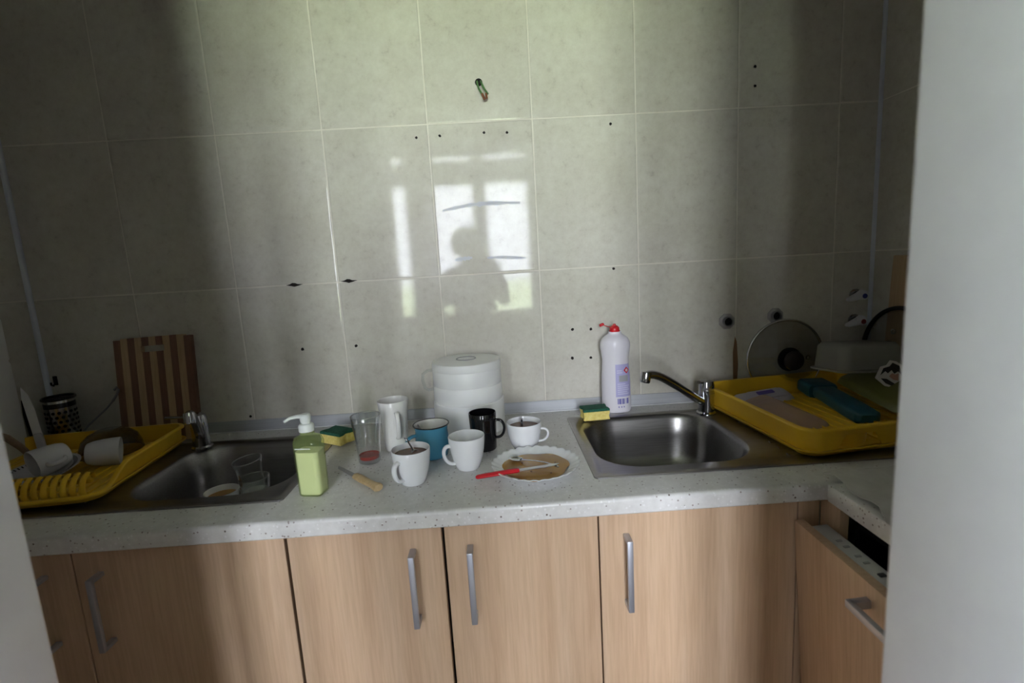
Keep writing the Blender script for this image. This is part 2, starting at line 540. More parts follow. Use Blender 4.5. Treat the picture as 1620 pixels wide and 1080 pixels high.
# ------------------------------------------------------------------ drill holes, chips and smears on the back wall
def hole(x, z, rad, lab=None):
    b_ = B()
    pts = []
    for k in range(9):
        a = 2 * PI * k / 9
        rr = rad * random.uniform(.8, 1.15)
        pts.append((rr * math.cos(a), rr * math.sin(a)))
    b_.prism(pts, 0, .0008, Matrix.Rotation(PI / 2, 4, 'X'))
    o = obj('drill_hole', b_, 'hole_dark', wall_back, loc=(x, -.0062, z))
for x, z in [(-.202, 1.713), (-.135, 1.715), (-.008, 1.717), (.058, 1.714), (.358, 1.723), (.779, 1.858), (.780, 1.806),
             (.356, 1.309), (.224, 1.132), (.281, 1.130), (.220, 1.043), (.278, 1.041), (-.597, 1.123), (-.436, 1.123), (-.78, .925)]:
    hole(x, z, .0042 if z > 1.2 else .0048)
for x, z in [(-.598, 1.317), (-.437, 1.319)]:
    pts = [(-.024, 0), (-.012, .0025), (-.005, .006), (.003, .0055), (.01, .002), (.026, .0008), (.012, -.003), (0, -.0055), (-.008, -.003)]
    obj('chipped_joint', B().prism(pts, 0, .0009, Matrix.Rotation(PI / 2, 4, 'X')), 'hole_dark', wall_back, loc=(x, -.0062, z))
def smear(pts, half):
    up, dn = [], []
    n = 26
    for k in range(n + 1):
        f = k / n * (len(pts) - 1); i = min(int(f), len(pts) - 2); t_ = f - i
        x = pts[i][0] * (1 - t_) + pts[i + 1][0] * t_; z = pts[i][1] * (1 - t_) + pts[i + 1][1] * t_
        h_ = half * (.35 + .65 * math.sin(PI * min(max(k / n, .02), .98)) ** .5) * random.uniform(.65, 1.25)
        up.append((x, z + h_)); dn.append((x, z - h_ * random.uniform(.7, 1.2)))
    b_ = B().prism(up + dn[::-1], 0, .0004, Matrix.Rotation(PI / 2, 4, 'X'))
    obj('smear', b_, 'smear_matte', wall_back, loc=(0, -.0062, 0))
smear([(-.143, 1.506), (-.10, 1.513), (-.05, 1.519), (0, 1.520), (.03, 1.519), (.085, 1.517)], .006)
smear([(-.118, 1.362), (-.095, 1.364), (-.066, 1.366)], .006)
smear([(-.022, 1.363), (.03, 1.362), (.092, 1.356)], .0046)
rb = B().prism([(-.006, -.09), (.006, -.09), (.009, -.03), (.004, .04), (-.002, .06), (-.008, .01)], 0, .0005, Matrix.Rotation(PI / 2, 4, 'X'))
obj('rust_stain', rb, 'rust', wall_back, loc=(.731, -.0062, 1.02))

# wire out of the wall
w = thing('wire_stub', 'short green wires poking out of a hole in the tiles', 'wire', (-.014, -.006, 1.853))
wp = [(0, .004, 0), (0, -.010, -.001), (.0005, -.016, -.010), (.004, -.020, -.024), (.012, -.024, -.040)]
obj('green_wire', B().tube([(a - .004, b_, c_) for a, b_, c_ in wp], .0028, 8), 'wire_green', w)
obj('green_wire', B().tube([(a + .004 + .002 * k, b_ - .001, c_) for k, (a, b_, c_) in enumerate(wp)], .0028, 8), 'wire_green', w)
obj('copper_end', B().tube([(.008, -.024, -.038), (.014, -.028, -.054)], .0035, 8).tube([(.019, -.025, -.038), (.020, -.029, -.052)], .0032, 8), 'wire_copper', w)
obj('wall_hole', B().lathe([(0, .0012), (.010, .001), (.011, 0)], 14, rot=(PI / 2, 0, 0)), 'hole_dark', w, loc=(0, .0002, 0))

# capped pipe outlets
def outlet(x, z, label):
    t_ = thing('pipe_outlet', label, 'pipe', (x, -.0062, z), group='pipe outlets in the back wall')
    pb = B()
    pts = [(.024 * (1 if abs(math.cos(a)) > .5 else .96) * math.cos(a) * 1.05, .024 * math.sin(a) * 1.05) for a in [2 * PI * k / 8 + PI / 8 for k in range(8)]]
    pb.prism(pts, 0, .006, Matrix.Rotation(PI / 2, 4, 'X'), bevel=.001)
    obj('plate', pb, 'zinc', t_)
    obj('pipe_mouth', B().lathe([(.016, 0), (.016, .016), (.0125, .016), (.0125, .007), (0, .007)], 20, rot=(PI / 2, 0, 0)), 'dark_steel', t_)
    obj('pipe_bore', B().lathe([(0, .0085), (.0122, .0082), (.0124, .0075)], 16, rot=(PI / 2, 0, 0)), 'black_void', t_)
outlet(.702, 1.128, 'open metal pipe outlet in the tiles over the right tap')
outlet(.853, 1.136, 'open metal pipe outlet touching top of the glass lid')

# two small valves near the right corner
def valve(z, dot, label):
    t_ = thing('water_valve', label, 'valve', (1.103, -.0062, z), group='valves by the right corner')
    obj('stem', B().lathe([(.018, 0), (.018, .004), (.010, .006), (.010, .035), (0, .035)], 18, rot=(PI / 2, 0, 0)), 'chrome', t_)
    hb = B().prism([(-.044, -.012), (-.040, -.017), (-.005, -.012), (.014, -.014), (.018, -.004), (.012, .012), (0, .018), (-.010, .010), (-.040, -.006)], .020, .038, Matrix.Rotation(PI / 2, 4, 'X'), bevel=.003)
    obj('lever', hb, 'valve_white', t_)
    obj('colour_dot', B().lathe([(0, .0405), (.007, .040), (.008, .037)], 14, rot=(PI / 2, 0, 0)), dot, t_, loc=(.004, 0, -.002))
valve(1.186, 'valve_blue', 'white lever valve with a blue dot, upper of two by the corner')
valve(1.108, 'valve_red', 'white lever valve with a red dot, lower of two by the corner')

# ------------------------------------------------------------------ worktops
SKY0, SKY1 = -.098, -.522                   # sink cut-outs (back, front)
SINKS = [(-1.255, -.475), (.183, .963)]
FY = -.611
TH = .036
def top_profile(y0):
    """front edge, rounded, from the back bottom round to the back top"""
    a = [(y0, Z0 - TH), (FY + .003, Z0 - TH), (FY, Z0 - TH + .003)]
    for k in range(6):
        an = math.radians(180 - 18 * k)
        a.append((FY + .008 + .008 * math.cos(an), Z0 - .008 + .008 * math.sin(an)))
    a += [(y0, Z0)]
    return a
wt = B()
def run(x0, x1, y0):
    pr_ = top_profile(y0)
    wt.loops([[(x0, a, c_) for a, c_ in pr_], [(x1, a, c_) for a, c_ in pr_]], cap_first=True, cap_last=True)
XA, XB = XL + .002, XR - .002
cuts = [XA, SINKS[0][0] + .012, SINKS[0][1] - .012, SINKS[1][0] + .012, SINKS[1][1] - .012, XB]
for i in range(5):
    if i in (1, 3):
        run(cuts[i], cuts[i + 1], SKY1 + .012)
        wt.box((cuts[i + 1] - cuts[i], -(SKY0 - .012) - .002, TH), ((cuts[i] + cuts[i + 1]) / 2, (SKY0 - .012 - .002) / 2, Z0 - TH / 2))
    else:
        run(cuts[i], cuts[i + 1], -.002)
worktop = tag(obj('worktop', wt, 'worktop_laminate'), 'long pale speckled worktop holding both sinks along the back wall', 'worktop')
st = B().box((XR - .002 - .625, FY - YR0 - .002, TH), ((XR - .002 + .625) / 2, (FY + YR0) / 2, Z0 - TH / 2), bevel=.004)
tag(obj('worktop.001', st, 'worktop_laminate'), 'short pale speckled side worktop over the dishwasher at right', 'worktop')

# crumpled sheet lying on the side worktop
cb = bmesh.new()
nx, ny = 22, 20
x0, x1, y0, y1 = .628, 1.12, -.592, -1.0
gv = []
for j in range(ny + 1):
    for i in range(nx + 1):
        u, v = i / nx, j / ny
        xx = x0 + (x1 - x0) * u + (.010 * math.sin(v * 9) + .006 * math.sin(v * 23)) * (1 - u)
        yy = y0 + (y1 - y0) * v + .05 * (1 - v) * u * .6 + .006 * math.sin(u * 17)
        h_ = .003 + .0035 * (1 + math.sin(u * 13 + v * 9 + 2 * math.sin(v * 5))) * .5 + .008 * abs(math.sin(u * 7 - v * 11 + math.cos(u * 6) * 2)) ** 2 + .004 * abs(math.sin(u * 16 + v * 14 + math.sin(v * 8) * 2)) + .003 * random.random()
        gv.append(cb.verts.new((xx, yy, Z0 + h_)))
for j in range(ny):
    for i in range(nx):
        k = j * (nx + 1) + i
        cb.faces.new((gv[k], gv[k + nx + 1], gv[k + nx + 2], gv[k + 1]))
ret = bmesh.ops.extrude_face_region(cb, geom=cb.faces[:])
bmesh.ops.translate(cb, vec=(0, 0, -.0015), verts=[g for g in ret['geom'] if isinstance(g, bmesh.types.BMVert)])
bmesh.ops.recalc_face_normals(cb, faces=cb.faces)
bb = B(); bb.merge(cb)
tag(obj('cloth_sheet', bb, 'paper_cloth', angle=60), 'crumpled pale grey sheet covering the side worktop', 'cloth')

# ------------------------------------------------------------------ base cabinets
DY = -.585                                  # door front plane
CT = Z0 - TH - .004
def cab_handle(parent, x, zc, ln=.155, rot=None, loc=None):
    hb = B()
    hb.box((.012, .008, ln), (0, -.030, 0), bevel=.0018)
    hb.box((.012, .030, .009), (0, -.015, ln / 2 - .0045), bevel=.001)
    hb.box((.012, .030, .009), (0, -.015, -ln / 2 + .0045), bevel=.001)
    return obj('handle', hb, 'handle_metal', parent, loc=(x, DY, zc) if loc is None else loc, rot=rot)
def carcass(name, x0, x1, label, group='base cabinets'):
    t_ = thing(name, label, 'cabinet', ((x0 + x1) / 2, -.29, .0), group=group)
    b_ = B()
    w_ = x1 - x0
    for sx in (-1, 1):
        b_.box((.016, .55, CT - .1), (sx * (w_ / 2 - .009), .0, .1 + (CT - .1) / 2))
    b_.box((w_ - .004, .55, .016), (0, 0, .11)); b_.box((w_ - .036, .012, CT - .12), (0, .268, .1 + (CT - .1) / 2))
    obj('carcass', b_, 'cabinet_inside', t_)
    obj('plinth', B().box((w_, .016, .098), (0, -.22, .05)), 'oak_laminate_side', t_)
    return t_
def door(cab, x0, x1, hx, gap=.0015):
    cx = (x0 + x1) / 2
    d = obj('door', B().box((x1 - x0 - 2 * gap, .018, CT - .105), (0, .009, 0), bevel=.0012, seg=1), 'oak_laminate', cab)
    d.location = (cx - cab.location.x, DY - cab.location.y, .105 + (CT - .105) / 2)
    if hx is not None:
        h_ = cab_handle(d, 0, 0)
        h_.location = (hx - cx, 0, .713 - d.location.z)
    return d
c1 = carcass('base_cabinet', XL + .006, -.4515, 'wide oak base cabinet under the left sink, two doors')
door(c1, XL + .006, -.868, -.925); door(c1, -.868, -.4515, -.816)
c2 = carcass('base_cabinet', -.4485, .1755, 'middle oak base cabinet with two narrow doors under the mugs')
door(c2, -.4485, -.1395, -.2); door(c2, -.1365, .1755, -.085)
c3 = carcass('base_cabinet', .1765, .612, 'oak base cabinet under the right sink, single wide door')
door(c3, .1765, .585, .231, .0005)
obj('filler_strip', B().box((.043, .018, CT - .105), (0, 0, 0)), 'oak_laminate', c3, loc=(.608 - c3.location.x, DY + .009 - c3.location.y, .105 + (CT - .105) / 2))

# dishwasher under the side worktop, its door hanging a little open
dw = thing('dishwasher', 'built in dishwasher under the side worktop with oak door ajar', 'dishwasher', (.64, -.82, 0))
b_ = B()
X0, X1, Y0, Y1 = .006, XR - .64 - .01, -.185, .155
b_.box((X1 - X0, .012, .70), ((X0 + X1) / 2, Y1 - .006, .48)); b_.box((X1 - X0, .012, .70), ((X0 + X1) / 2, Y0 + .006, .48))
b_.box((X1 - X0, Y1 - Y0, .012), ((X0 + X1) / 2, (Y0 + Y1) / 2, .826)); b_.box((.012, Y1 - Y0, .70), (X1 - .006, (Y0 + Y1) / 2, .48))
b_.box((X1 - X0, Y1 - Y0, .10), ((X0 + X1) / 2, (Y0 + Y1) / 2, .08))
obj('tub', b_, 'black_void', dw)
obj('side_panel', B().box((.018, .058, .74), (.0, .205, .472), bevel=.001), 'oak_laminate', dw)
tilt = math.radians(3.9)
dd = bpy.data.objects.new('door', None)
doorm = B().box((.018, .43, .70), (-.009, 0, .35), bevel=.001)
dd = obj('door', doorm, 'oak_laminate', dw)
dd.location = (-.006, 0.004, .105); dd.rotation_euler = (0, -tilt, 0)
obj('control_panel', B().box((.034, .40, .70), (.0175, -.006, .346), bevel=.003), 'appliance_grey', dd)
for k, yy in enumerate((.03, -.005, -.04, -.075, -.11)):
    obj('button', B().box((.011, .009, .003), (.018, yy, .697), bevel=.0008), 'button_dark', dd)
for k, yy in enumerate((.135, .115, .085, .065)):
    obj('button', B().box((.010, .005, .0015), (.018, yy, .6968)), 'label_grey', dd)
hb = B().box((.010, .16, .014), (-.048, -.060, .665), bevel=.002)
hb.box((.032, .012, .014), (-.033, .013, .665), bevel=.001).box((.032, .012, .014), (-.033, -.133, .665), bevel=.001)
obj('handle', hb, 'handle_metal', dd)

# ------------------------------------------------------------------ sinks
def make_sink(label):
    """local frame: x 0 .. .78 (basin at the low end), y 0 (front) .. .424 (back), z = worktop"""
    t_ = thing('sink', label, 'sink')
    W, D = .78, .424
    cx, cy = W / 2, D / 2
    bx, by, bw, bd = .213, .227, .362, .352         # basin
    n = 10
    b_ = B()
    lp = [rrect(W, D, .010, .0006, n, cx, cy), rrect(W, D, .010, .0036, n, cx, cy), rrect(W - .008, D - .008, .008, .0045, n, cx, cy),
          rrect(W - .034, D - .034, .012, .0045, n, cx, cy), rrect(W - .040, D - .040, .012, .0016, n, cx, cy)]
    def bl(w_, d_, rad, z): return rrect(w_, d_, rad, z, n, bx, by)
    lp += [bl(bw + .010, bd + .010, .105, .0014), bl(bw, bd, .10, -.002), bl(bw - .010, bd - .010, .098, -.012),
           bl(bw - .022, bd - .022, .094, -.06), bl(bw - .036, bd - .036, .09, -.115), bl(bw - .055, bd - .055, .085, -.137),
           bl(bw - .09, bd - .09, .075, -.149), bl(bw - .14, bd - .14, .06, -.153), bl(.085, .085, .0424, -.156)]
    b_.loops(lp, cap_last=True)
    obj('basin', b_, 'sink_steel', t_, angle=60)
    obj('drain', B().lathe([(.043, .001), (.040, .004), (.030, .003), (.026, -.001), (0, -.002)], 28), 'steel', t_, loc=(bx, by, -.155))
    hb_ = B()
    for k in range(6):
        hb_.lathe([(0, .0005), (.003, .0003), (.0032, -.001)], 8, loc=(bx + .014 * math.cos(k * PI / 3), by + .014 * math.sin(k * PI / 3), -.1563))
    obj('drain_holes', hb_, 'black_void', t_)
    for k in range(9):
        obj('drainer_rib', B().tube([(.45, .06 + .038 * k, .0016), (.73, .06 + .038 * k, .0016)], .005, 8, flat=.5, up=(0, 0, 1)), 'sink_steel', t_)
    kb = B()
    for k, yy in enumerate((.205, .214)):
        kb.box((.007, .0012, .0006), (.009 + .001 * k, yy, .0046)); kb.box((.0012, .006, .0006), (.013, yy - .004, .0046))
    obj('stamped_mark', kb, 'dark_steel', t_)
    return t_
s2 = make_sink('steel sink with drainer at right, empty basin below the swung out tap')
s2.location = (SINKS[1][0], SKY1, Z0)
s1 = copy_tree(s2)
s1['label'] = 'steel sink with drainer at left, basin holding a cup and glasses'
s1.location = (SINKS[0][1], SKY1, Z0)
# mirrored copy: real mirrored meshes instead of negative scale
def mirror_children(o):
    for ch in o.children:
        me = ch.data.copy()
        bm = bmesh.new(); bm.from_mesh(me)
        bmesh.ops.scale(bm, vec=(-1, 1, 1), verts=bm.verts)
        bmesh.ops.reverse_faces(bm, faces=bm.faces)
        bm.to_mesh(me); bm.free()
        ch.data = me
        ch.location.x = -ch.location.x
mirror_children(s1)
for s_ in (s1, s2): s_['group'] = 'steel sinks in the worktop'

def make_tap(label, loc, spout, lever):
    t_ = thing('mixer_tap', label, 'tap', loc, group='mixer taps')
    obj('body', B().lathe([(.0, .0), (.027, .0), (.027, .005), (.0225, .009), (.0215, .05), (.0225, .056), (.0225, .062), (0, .062)], 28), 'chrome', t_)
    cap_ = obj('cap', B().lathe([(.0, .060), (.0215, .062), (.022, .085), (.019, .096), (.010, .101), (0, .102)], 28), 'chrome', t_)
    lv = Vector(lever)
    obj('lever', B().tube([Vector((0, 0, .090)), Vector((0, 0, .090)) + lv * .5, Vector((0, 0, .090)) + lv], [.0075, .0055, .0065], 10, flat=.7, up=(0, 0, 1)), 'chrome', cap_)
    sp = Vector(spout)
    h = Vector((sp.x, sp.y, 0)); L_ = h.length; h.normalize()
    pts = []
    P0, P1, P2, P3 = Vector((0, 0, .030)), h * L_ * .45 + Vector((0, 0, .085)), h * L_ * .82 + Vector((0, 0, sp.z + .012)), h * L_ + Vector((0, 0, sp.z - .002))
    for k in range(21):
        s_ = k / 20
        pts.append(P0 * (1 - s_) ** 3 + P1 * 3 * s_ * (1 - s_) ** 2 + P2 * 3 * s_ ** 2 * (1 - s_) + P3 * s_ ** 3)
    so = obj('spout', B().tube(pts, [.0115] * 21, 14), 'chrome', t_)
    e_ = pts[-1]
    obj('aerator', B().lathe([(0, .010), (.0125, .010), (.0135, .004), (.0135, -.014), (.0115, -.018), (0, -.018)], 20, loc=e_, rot=Matrix.Rotation(-.25, 4, Vector((-h.y, h.x, 0)))), 'chrome', so)
    return t_
make_tap('chrome mixer tap on the right sink, long spout swung left', (.583, -.140, Z0 + .0020), (-.205, -.105, .150), (-.030, -.022, .010))
make_tap('dark chrome mixer tap on the left sink beside the striped board', (-.853, -.145, Z0 + .0020), (.075, -.155, .135), (-.085, -.004, .004))

# ------------------------------------------------------------------ dish racks
def S(a): return a * a * (3 - 2 * a)
def rack(name, label, loc, rot, top_f, bot_f, W=.47, D=.385):
    """local frame: centre at origin, y=-D/2 the front; top_f/bot_f give the basket wall heights at (x, y)"""
    t_ = thing(name, label, 'dish rack', loc, rot=rot, group='yellow dish racks')
    n = 10
    def R_(w_, d_, rad, z): return rrect(w_, d_, rad, z, n)
    tr = B()
    tr.loops([R_(W - .03, D - .03, .03, 0), R_(W - .006, D - .006, .034, .004), R_(W + .004, D + .004, .038, .013), R_(W + .018, D + .018, .044, .015), R_(W + .018, D + .018, .044, .0178), R_(W + .002, D + .002, .036, .0158), R_(W - .010, D - .010, .034, .006), R_(W - .034, D - .034, .028, .003)], cap_first=True, cap_last=True)
    obj('drip_tray', tr, 'yellow_plastic', t_, angle=50)
    # basket wall: dense loop
    base = rrect(1, 1, .0, 0, 1)
    per = []
    def dense(w_, d_, rad):
        pts = []
        c_ = rrect(w_, d_, rad, 0, 8)
        for a, b2 in zip(c_, c_[1:] + c_[:1]):
            a, b2 = Vector(a), Vector(b2)
            m_ = max(1, int((b2 - a).length / .006))
            for k in range(m_): pts.append(a.lerp(b2, k / m_))
        return pts
    mid = dense(W - .006, D - .006, .034)
    def off(q, i, d_):
        a, b2 = mid[i - 1], mid[(i + 1) % len(mid)]
        tn = (b2 - a).normalized()
        return q + Vector((tn.y, -tn.x, 0)) * d_
    L_ = [[] for _ in range(8)]
    for i, q in enumerate(mid):
        zt, zb = top_f(q.x, q.y), bot_f(q.x, q.y)
        fl = .004 * (zt / .06)
        for k, (d_, z) in enumerate(((-.0012, zb), (.0012, zb), (.0012 + fl, zt - .006), (.009 + fl, zt - .0055), (.009 + fl, zt - .002), (.007 + fl, zt), (-.001 + fl, zt), (-.0012 + fl, zt - .004))):
            qq = off(q, i, d_)
            L_[k].append((qq.x, qq.y, max(z, .008)))
    bk = B(); bk.loops(L_ + [L_[0]])
    o = obj('basket', bk, 'yellow_plastic', t_, angle=50)
    # basket floor grid
    fb_ = B()
    fb_.box((W - .024, D - .024, .003), (0, 0, .0105))
    for k in range(15):
        fb_.box((.005, D - .06, .004), (-W / 2 + .035 + k * (W - .07) / 14, 0, .0135), bevel=.001, seg=1)
    for k in range(4):
        fb_.box((W - .05, .008, .004), (0, -D / 2 + .05 + k * (D - .1) / 3, .009))
    obj('floor_grid', fb_, 'yellow_plastic', t_)
    return t_

RW, RD = .43, .39
# left rack: tall back and sides sweeping down to an open comb front
def topL(x, y_):
    v = (y_ + RD / 2) / RD
    hi = .056
    if v > .30: return hi
    if v < .06: return .020
    return .020 + (hi - .020) * S((v - .06) / .24)
rl = rack('dish_rack', 'yellow plastic dish rack with comb front on the left drainer', (-1.119, -.308, Z0 + .0065), (0, 0, math.radians(5.5)), topL, lambda x, y_: .008, RW, RD)
for k in range(20):
    x = -RW / 2 + .036 + k * (RW - .070) / 19
    yb = -RD / 2 + .016
    ribs = [(x, yb, .014), (x, yb - .002, .024), (x, yb + .001, .038), (x, yb + .010, .050), (x, yb + .024, .056), (x, yb + .036, .052), (x, yb + .040, .040)]
    obj('comb_rib', B().tube(ribs, [.0074, .0072, .0068, .0064, .0062, .006, .0056], 10, flat=.5, up=(0, -1, .3)), 'yellow_plastic', rl)
obj('comb_rail', B().box((RW - .07, .012, .010), (0, -RD / 2 + .052, .034), bevel=.003), 'yellow_plastic', rl)
# right rack: solid walls, openings cut below the front wall
def botR(x, y_):
    if y_ > -.42 / 2 + .02: return .008
    for a, b2 in ((-.165, -.045), (-.005, .115)):
        e = .022
        if a < x < b2:
            k = min((x - a) / e, (b2 - x) / e, 1)
            return .008 + .038 * k
    return .008
def topR(x, y_):
    return .068
rr_ = rack('dish_rack', 'yellow plastic dish rack with solid walls on the right drainer', (.862, -.262, Z0 + .006), (math.radians(1.2), 0, math.radians(7.5)), topR, botR, .47, .42)
for a in (-.105, .055):
    obj('recess_panel', B().loops([[(a + .072 * f_, -.42 / 2 + .058 - .046 * math.cos(f_ * PI / 2), z) for f_ in [k / 8 - 1 for k in range(17)]] for z in (.010, .046)], close=False), 'yellow_plastic', rr_)

# ------------------------------------------------------------------ mugs and cups
def cup_profile(pts, wall=.0032, foot=.003):
    """pts outer (r, z) from foot to rim -> closed wall profile"""
    out = [(0, foot), (pts[0][0] * .72, foot), (pts[0][0] * .80, 0)] + pts
    inner = [(max(r_ - wall, .001), z) for r_, z in pts if z > foot + wall]
    rim_r, rim_z = pts[-1]
    prof = out[:-1] + [(rim_r - .0004, rim_z - .001), (rim_r - wall * .35, rim_z), (rim_r - wall * .75, rim_z - .0004)] + inner[::-1][1:]
    prof += [(inner[0][0] * .8, foot + wall), (0, foot + wall)]
    return prof
def handle_pts(r0, z0, r1, z1, reach, n=18, bulge=.5):
    """handle in the local +x plane from (r0,z0) top to (r1,z1) bottom"""
    P0, P3 = Vector((r0, 0, z0)), Vector((r1, 0, z1))
    P1 = Vector((r0 + reach * 1.3, 0, z0 + (z0 - z1) * .18)); P2 = Vector((r1 + reach * 1.35, 0, z1 - (z0 - z1) * .12))
    return [P0 * (1 - s_) ** 3 + P1 * 3 * s_ * (1 - s_) ** 2 + P2 * 3 * s_ ** 2 * (1 - s_) + P3 * s_ ** 3 for s_ in [k / n for k in range(n + 1)]]
WIDE = [(.0245, .001), (.0265, .003), (.031, .014), (.036, .030), (.0395, .048), (.0415, .064), (.0425, .079)]
def mug(name, label, loc, ang, prof, hz, reach, hrad, m, group='mugs on the worktop', flat=.6, inside=None, hr=None):
    t_ = thing(name, label, 'mug', loc, math.radians(ang), group)
    obj('body', B().lathe(cup_profile(prof), 48), m, t_, angle=50)
    def rad_at(z):
        for (ra, za), (rb_, zb) in zip(prof, prof[1:]):
            if za <= z <= zb: return ra + (rb_ - ra) * (z - za) / (zb - za)
        return prof[-1][0]
    z1, z0 = hz
    hp = handle_pts(rad_at(z1) - .0015, z1, rad_at(z0) - .0015, z0, reach)
    hb_ = B()
    # section: wide along local y, thin in the loop plane
    hb_.tube(hp, hrad, 12, flat=1.0 / flat if False else 1.55, up=(0, 1, 0))
    obj('handle', hb_, m, t_, angle=60)
    return t_, rad_at
def liquid(t_, rad_at, z, m='tea'):
    obj('tea', B().lathe([(0, z), (rad_at(z) - .0036, z), (rad_at(z - .006) - .0036, z - .006), (0, z - .006)], 40), m, t_)

TOPZ = Z0 + .0003
c_, ra = mug('tea_cup', 'wide white cup of tea, nearest the worktop edge', (-.209, -.472, TOPZ), 238, WIDE, (.060, .018), .020, .0042, 'white_china')
liquid(c_, ra, .066)
c_, ra = mug('tea_cup', 'wide white empty cup in front of the black mug', (-.091, -.412, TOPZ), 200, WIDE, (.060, .018), .020, .0042, 'white_china')
SHAL = [(.0245, .001), (.027, .003), (.033, .013), (.0385, .029), (.0415, .044), (.0435, .060), (.0445, .071)]
c_, ra = mug('tea_cup', 'wide white cup of tea with spoon, right of the black mug', (.047, -.314, TOPZ), -8, SHAL, (.052, .020), .022, .0030, 'white_china')
liquid(c_, ra, .058)
TALL = [(.0270, .001), (.0285, .004), (.0305, .03), (.0330, .07), (.0365, .105), (.0400, .133)]
mug('latte_mug', 'tall white flared mug between glass and blue mug', (-.287, -.253, TOPZ), -68, TALL, (.106, .040), .021, .0038, 'cream_china')
BLK = [(.0300, .001), (.0318, .004), (.0325, .03), (.0335, .06), (.0345, .080), (.0352, .097)]
mug('black_mug', 'glossy black straight mug in front of the white canister', (-.056, -.296, TOPZ), -5, BLK, (.075, .030), .022, .0035, 'black_china')
BLU = [(.0330, .001), (.0370, .004), (.0400, .018), (.0415, .036), (.0408, .056), (.0395, .068), (.0412, .078), (.0430, .083)]
t_, ra = mug('blue_mug', 'light blue enamel mug with black rim behind the tea cup', (-.183, -.322, TOPZ), 205, BLU, (.060, .030), .024, .0040, 'blue_enamel')
obj('rim', B().lathe([(.0436 + .0016 * math.cos(2 * PI * k / 10), .0830 + .0016 * math.sin(2 * PI * k / 10)) for k in range(11)], 48), 'black_enamel', t_)
obj('lining', B().lathe([(0, .0068), (.030, .0068), (.0358, .018), (.0378, .036), (.0371, .056), (.0358, .068), (.0376, .078), (.0396, .0832), (.0416, .0836)], 40), 'enamel_inside', t_, angle=60)
liquid(t_, ra, .050, 'grey_china')
# teaspoon builder
def spoon(name, label, loc, rot, ln=.13, group='teaspoons'):
    """bowl at origin end, handle along +x"""
    t_ = thing(name, label, 'spoon', loc, rot=rot, group=group)
    b_ = B()
    b_.lathe([(0, -.0045), (.006, -.0042), (.0105, -.002), (.0125, .0012), (.0119, .0012), (.0098, -.0012), (.0055, -.0034), (0, -.0036)], 20, sx=1.45, sy=1.0)
    obj('bowl', b_, 'chrome', t_, angle=60)
    obj('handle', B().tube([(.0165, 0, .001), (.028, 0, .003), (.05, 0, .006), (ln * .7, 0, .008), (ln * .95, 0, .0055), (ln, 0, .004)], [.0035, .0025, .0022, .0028, .0042, .003], 10, flat=.35, up=(0, 0, 1)), 'chrome', t_)
    return t_
spoon('teaspoon', 'steel teaspoon standing upside down in the right tea cup', (.043, -.310, Z0 + .064), (math.radians(90), math.radians(72), math.radians(90)), .050)
spoon('teaspoon', 'dark teaspoon inside the blue enamel mug', (-.206, -.333, Z0 + .074), (0, math.radians(62), math.radians(20)), .034)
spoon('teaspoon', 'clear handled spoon leaning inside the front tea cup', (-.196, -.466, Z0 + .058), (0, math.radians(-38), math.radians(140)), .052)

# ------------------------------------------------------------------ glass tumbler with red dregs
GL = [(.0255, .001), (.0265, .006), (.028, .03), (.0315, .075), (.0345, .098), (.0365, .118)]
def tumbler(label, loc, prof, rot=None, group='drinking glasses', dregs=None, facets=True):
    t_ = thing('drinking_glass', label, 'glass', loc, rot=rot or (0, 0, 0), group=group)
    obj('wall', B().lathe([(r_, z) for r_, z in prof] + [(prof[-1][0] - .001, prof[-1][1] + .0012), (prof[-1][0] - .002, prof[-1][1])] + [(r_ - .002, z) for r_, z in prof[::-1] if z > .008], 36), 'glass', t_, angle=60)
    obj('base', B().lathe([(0, .0015), (prof[0][0] - .004, .0002), (prof[0][0], .002), (prof[0][0] + .0008, .008), (prof[0][0] - .002, .010), (0, .009)], 36), 'clear_plastic', t_)
    obj('rim', B().lathe([(prof[-1][0] - .001 + .0013 * math.cos(2 * PI * k / 8), prof[-1][1] + .0013 * math.sin(2 * PI * k / 8)) for k in range(9)], 36), 'clear_plastic', t_)
    if dregs:
        r_ = prof[0][0] - .0008
        obj('dregs', B().lathe([(0, .0105), (r_ - .001, .0103), (r_, dregs), (r_ - .003, dregs - .003), (0, dregs - .005)], 30), 'red_dregs', t_)
    return t_
tumbler('clear glass tumbler with red dregs left of the tall mug', (-.339, -.330, TOPZ), GL, dregs=.019)

# ------------------------------------------------------------------ plate with syrup, spoon and red knife
plate = thing('plate', 'white fluted plate of brown syrup at the worktop front', 'plate', (.063, -.452, TOPZ))
bm = bmesh.new()
def flute(prof, seg=96, lobes=28):
    Ls = []
    for (r_, z, am) in prof:
        Ls.append([(r_ * (1 + am * abs(math.sin(lobes / 2 * 2 * PI * k / seg))) * math.cos(2 * PI * k / seg), r_ * (1 + am * abs(math.sin(lobes / 2 * 2 * PI * k / seg))) * math.sin(2 * PI * k / seg), z + am * .10 * abs(math.sin(lobes * PI * k / seg))) for k in range(seg)])
    return Ls
pb = B()
pb.loops(flute([(.055, .0005, 0), (.060, .001, 0), (.073, .007, 0), (.092, .0145, .03), (.0962, .0165, .04), (.0966, .0178, .04), (.0946, .0182, .036), (.089, .0160, .03), (.076, .0098, .004), (.064, .0045, 0), (.05, .0035, 0)]), cap_first=True, cap_last=True)
obj('dish', pb, 'white_china', plate, angle=60)
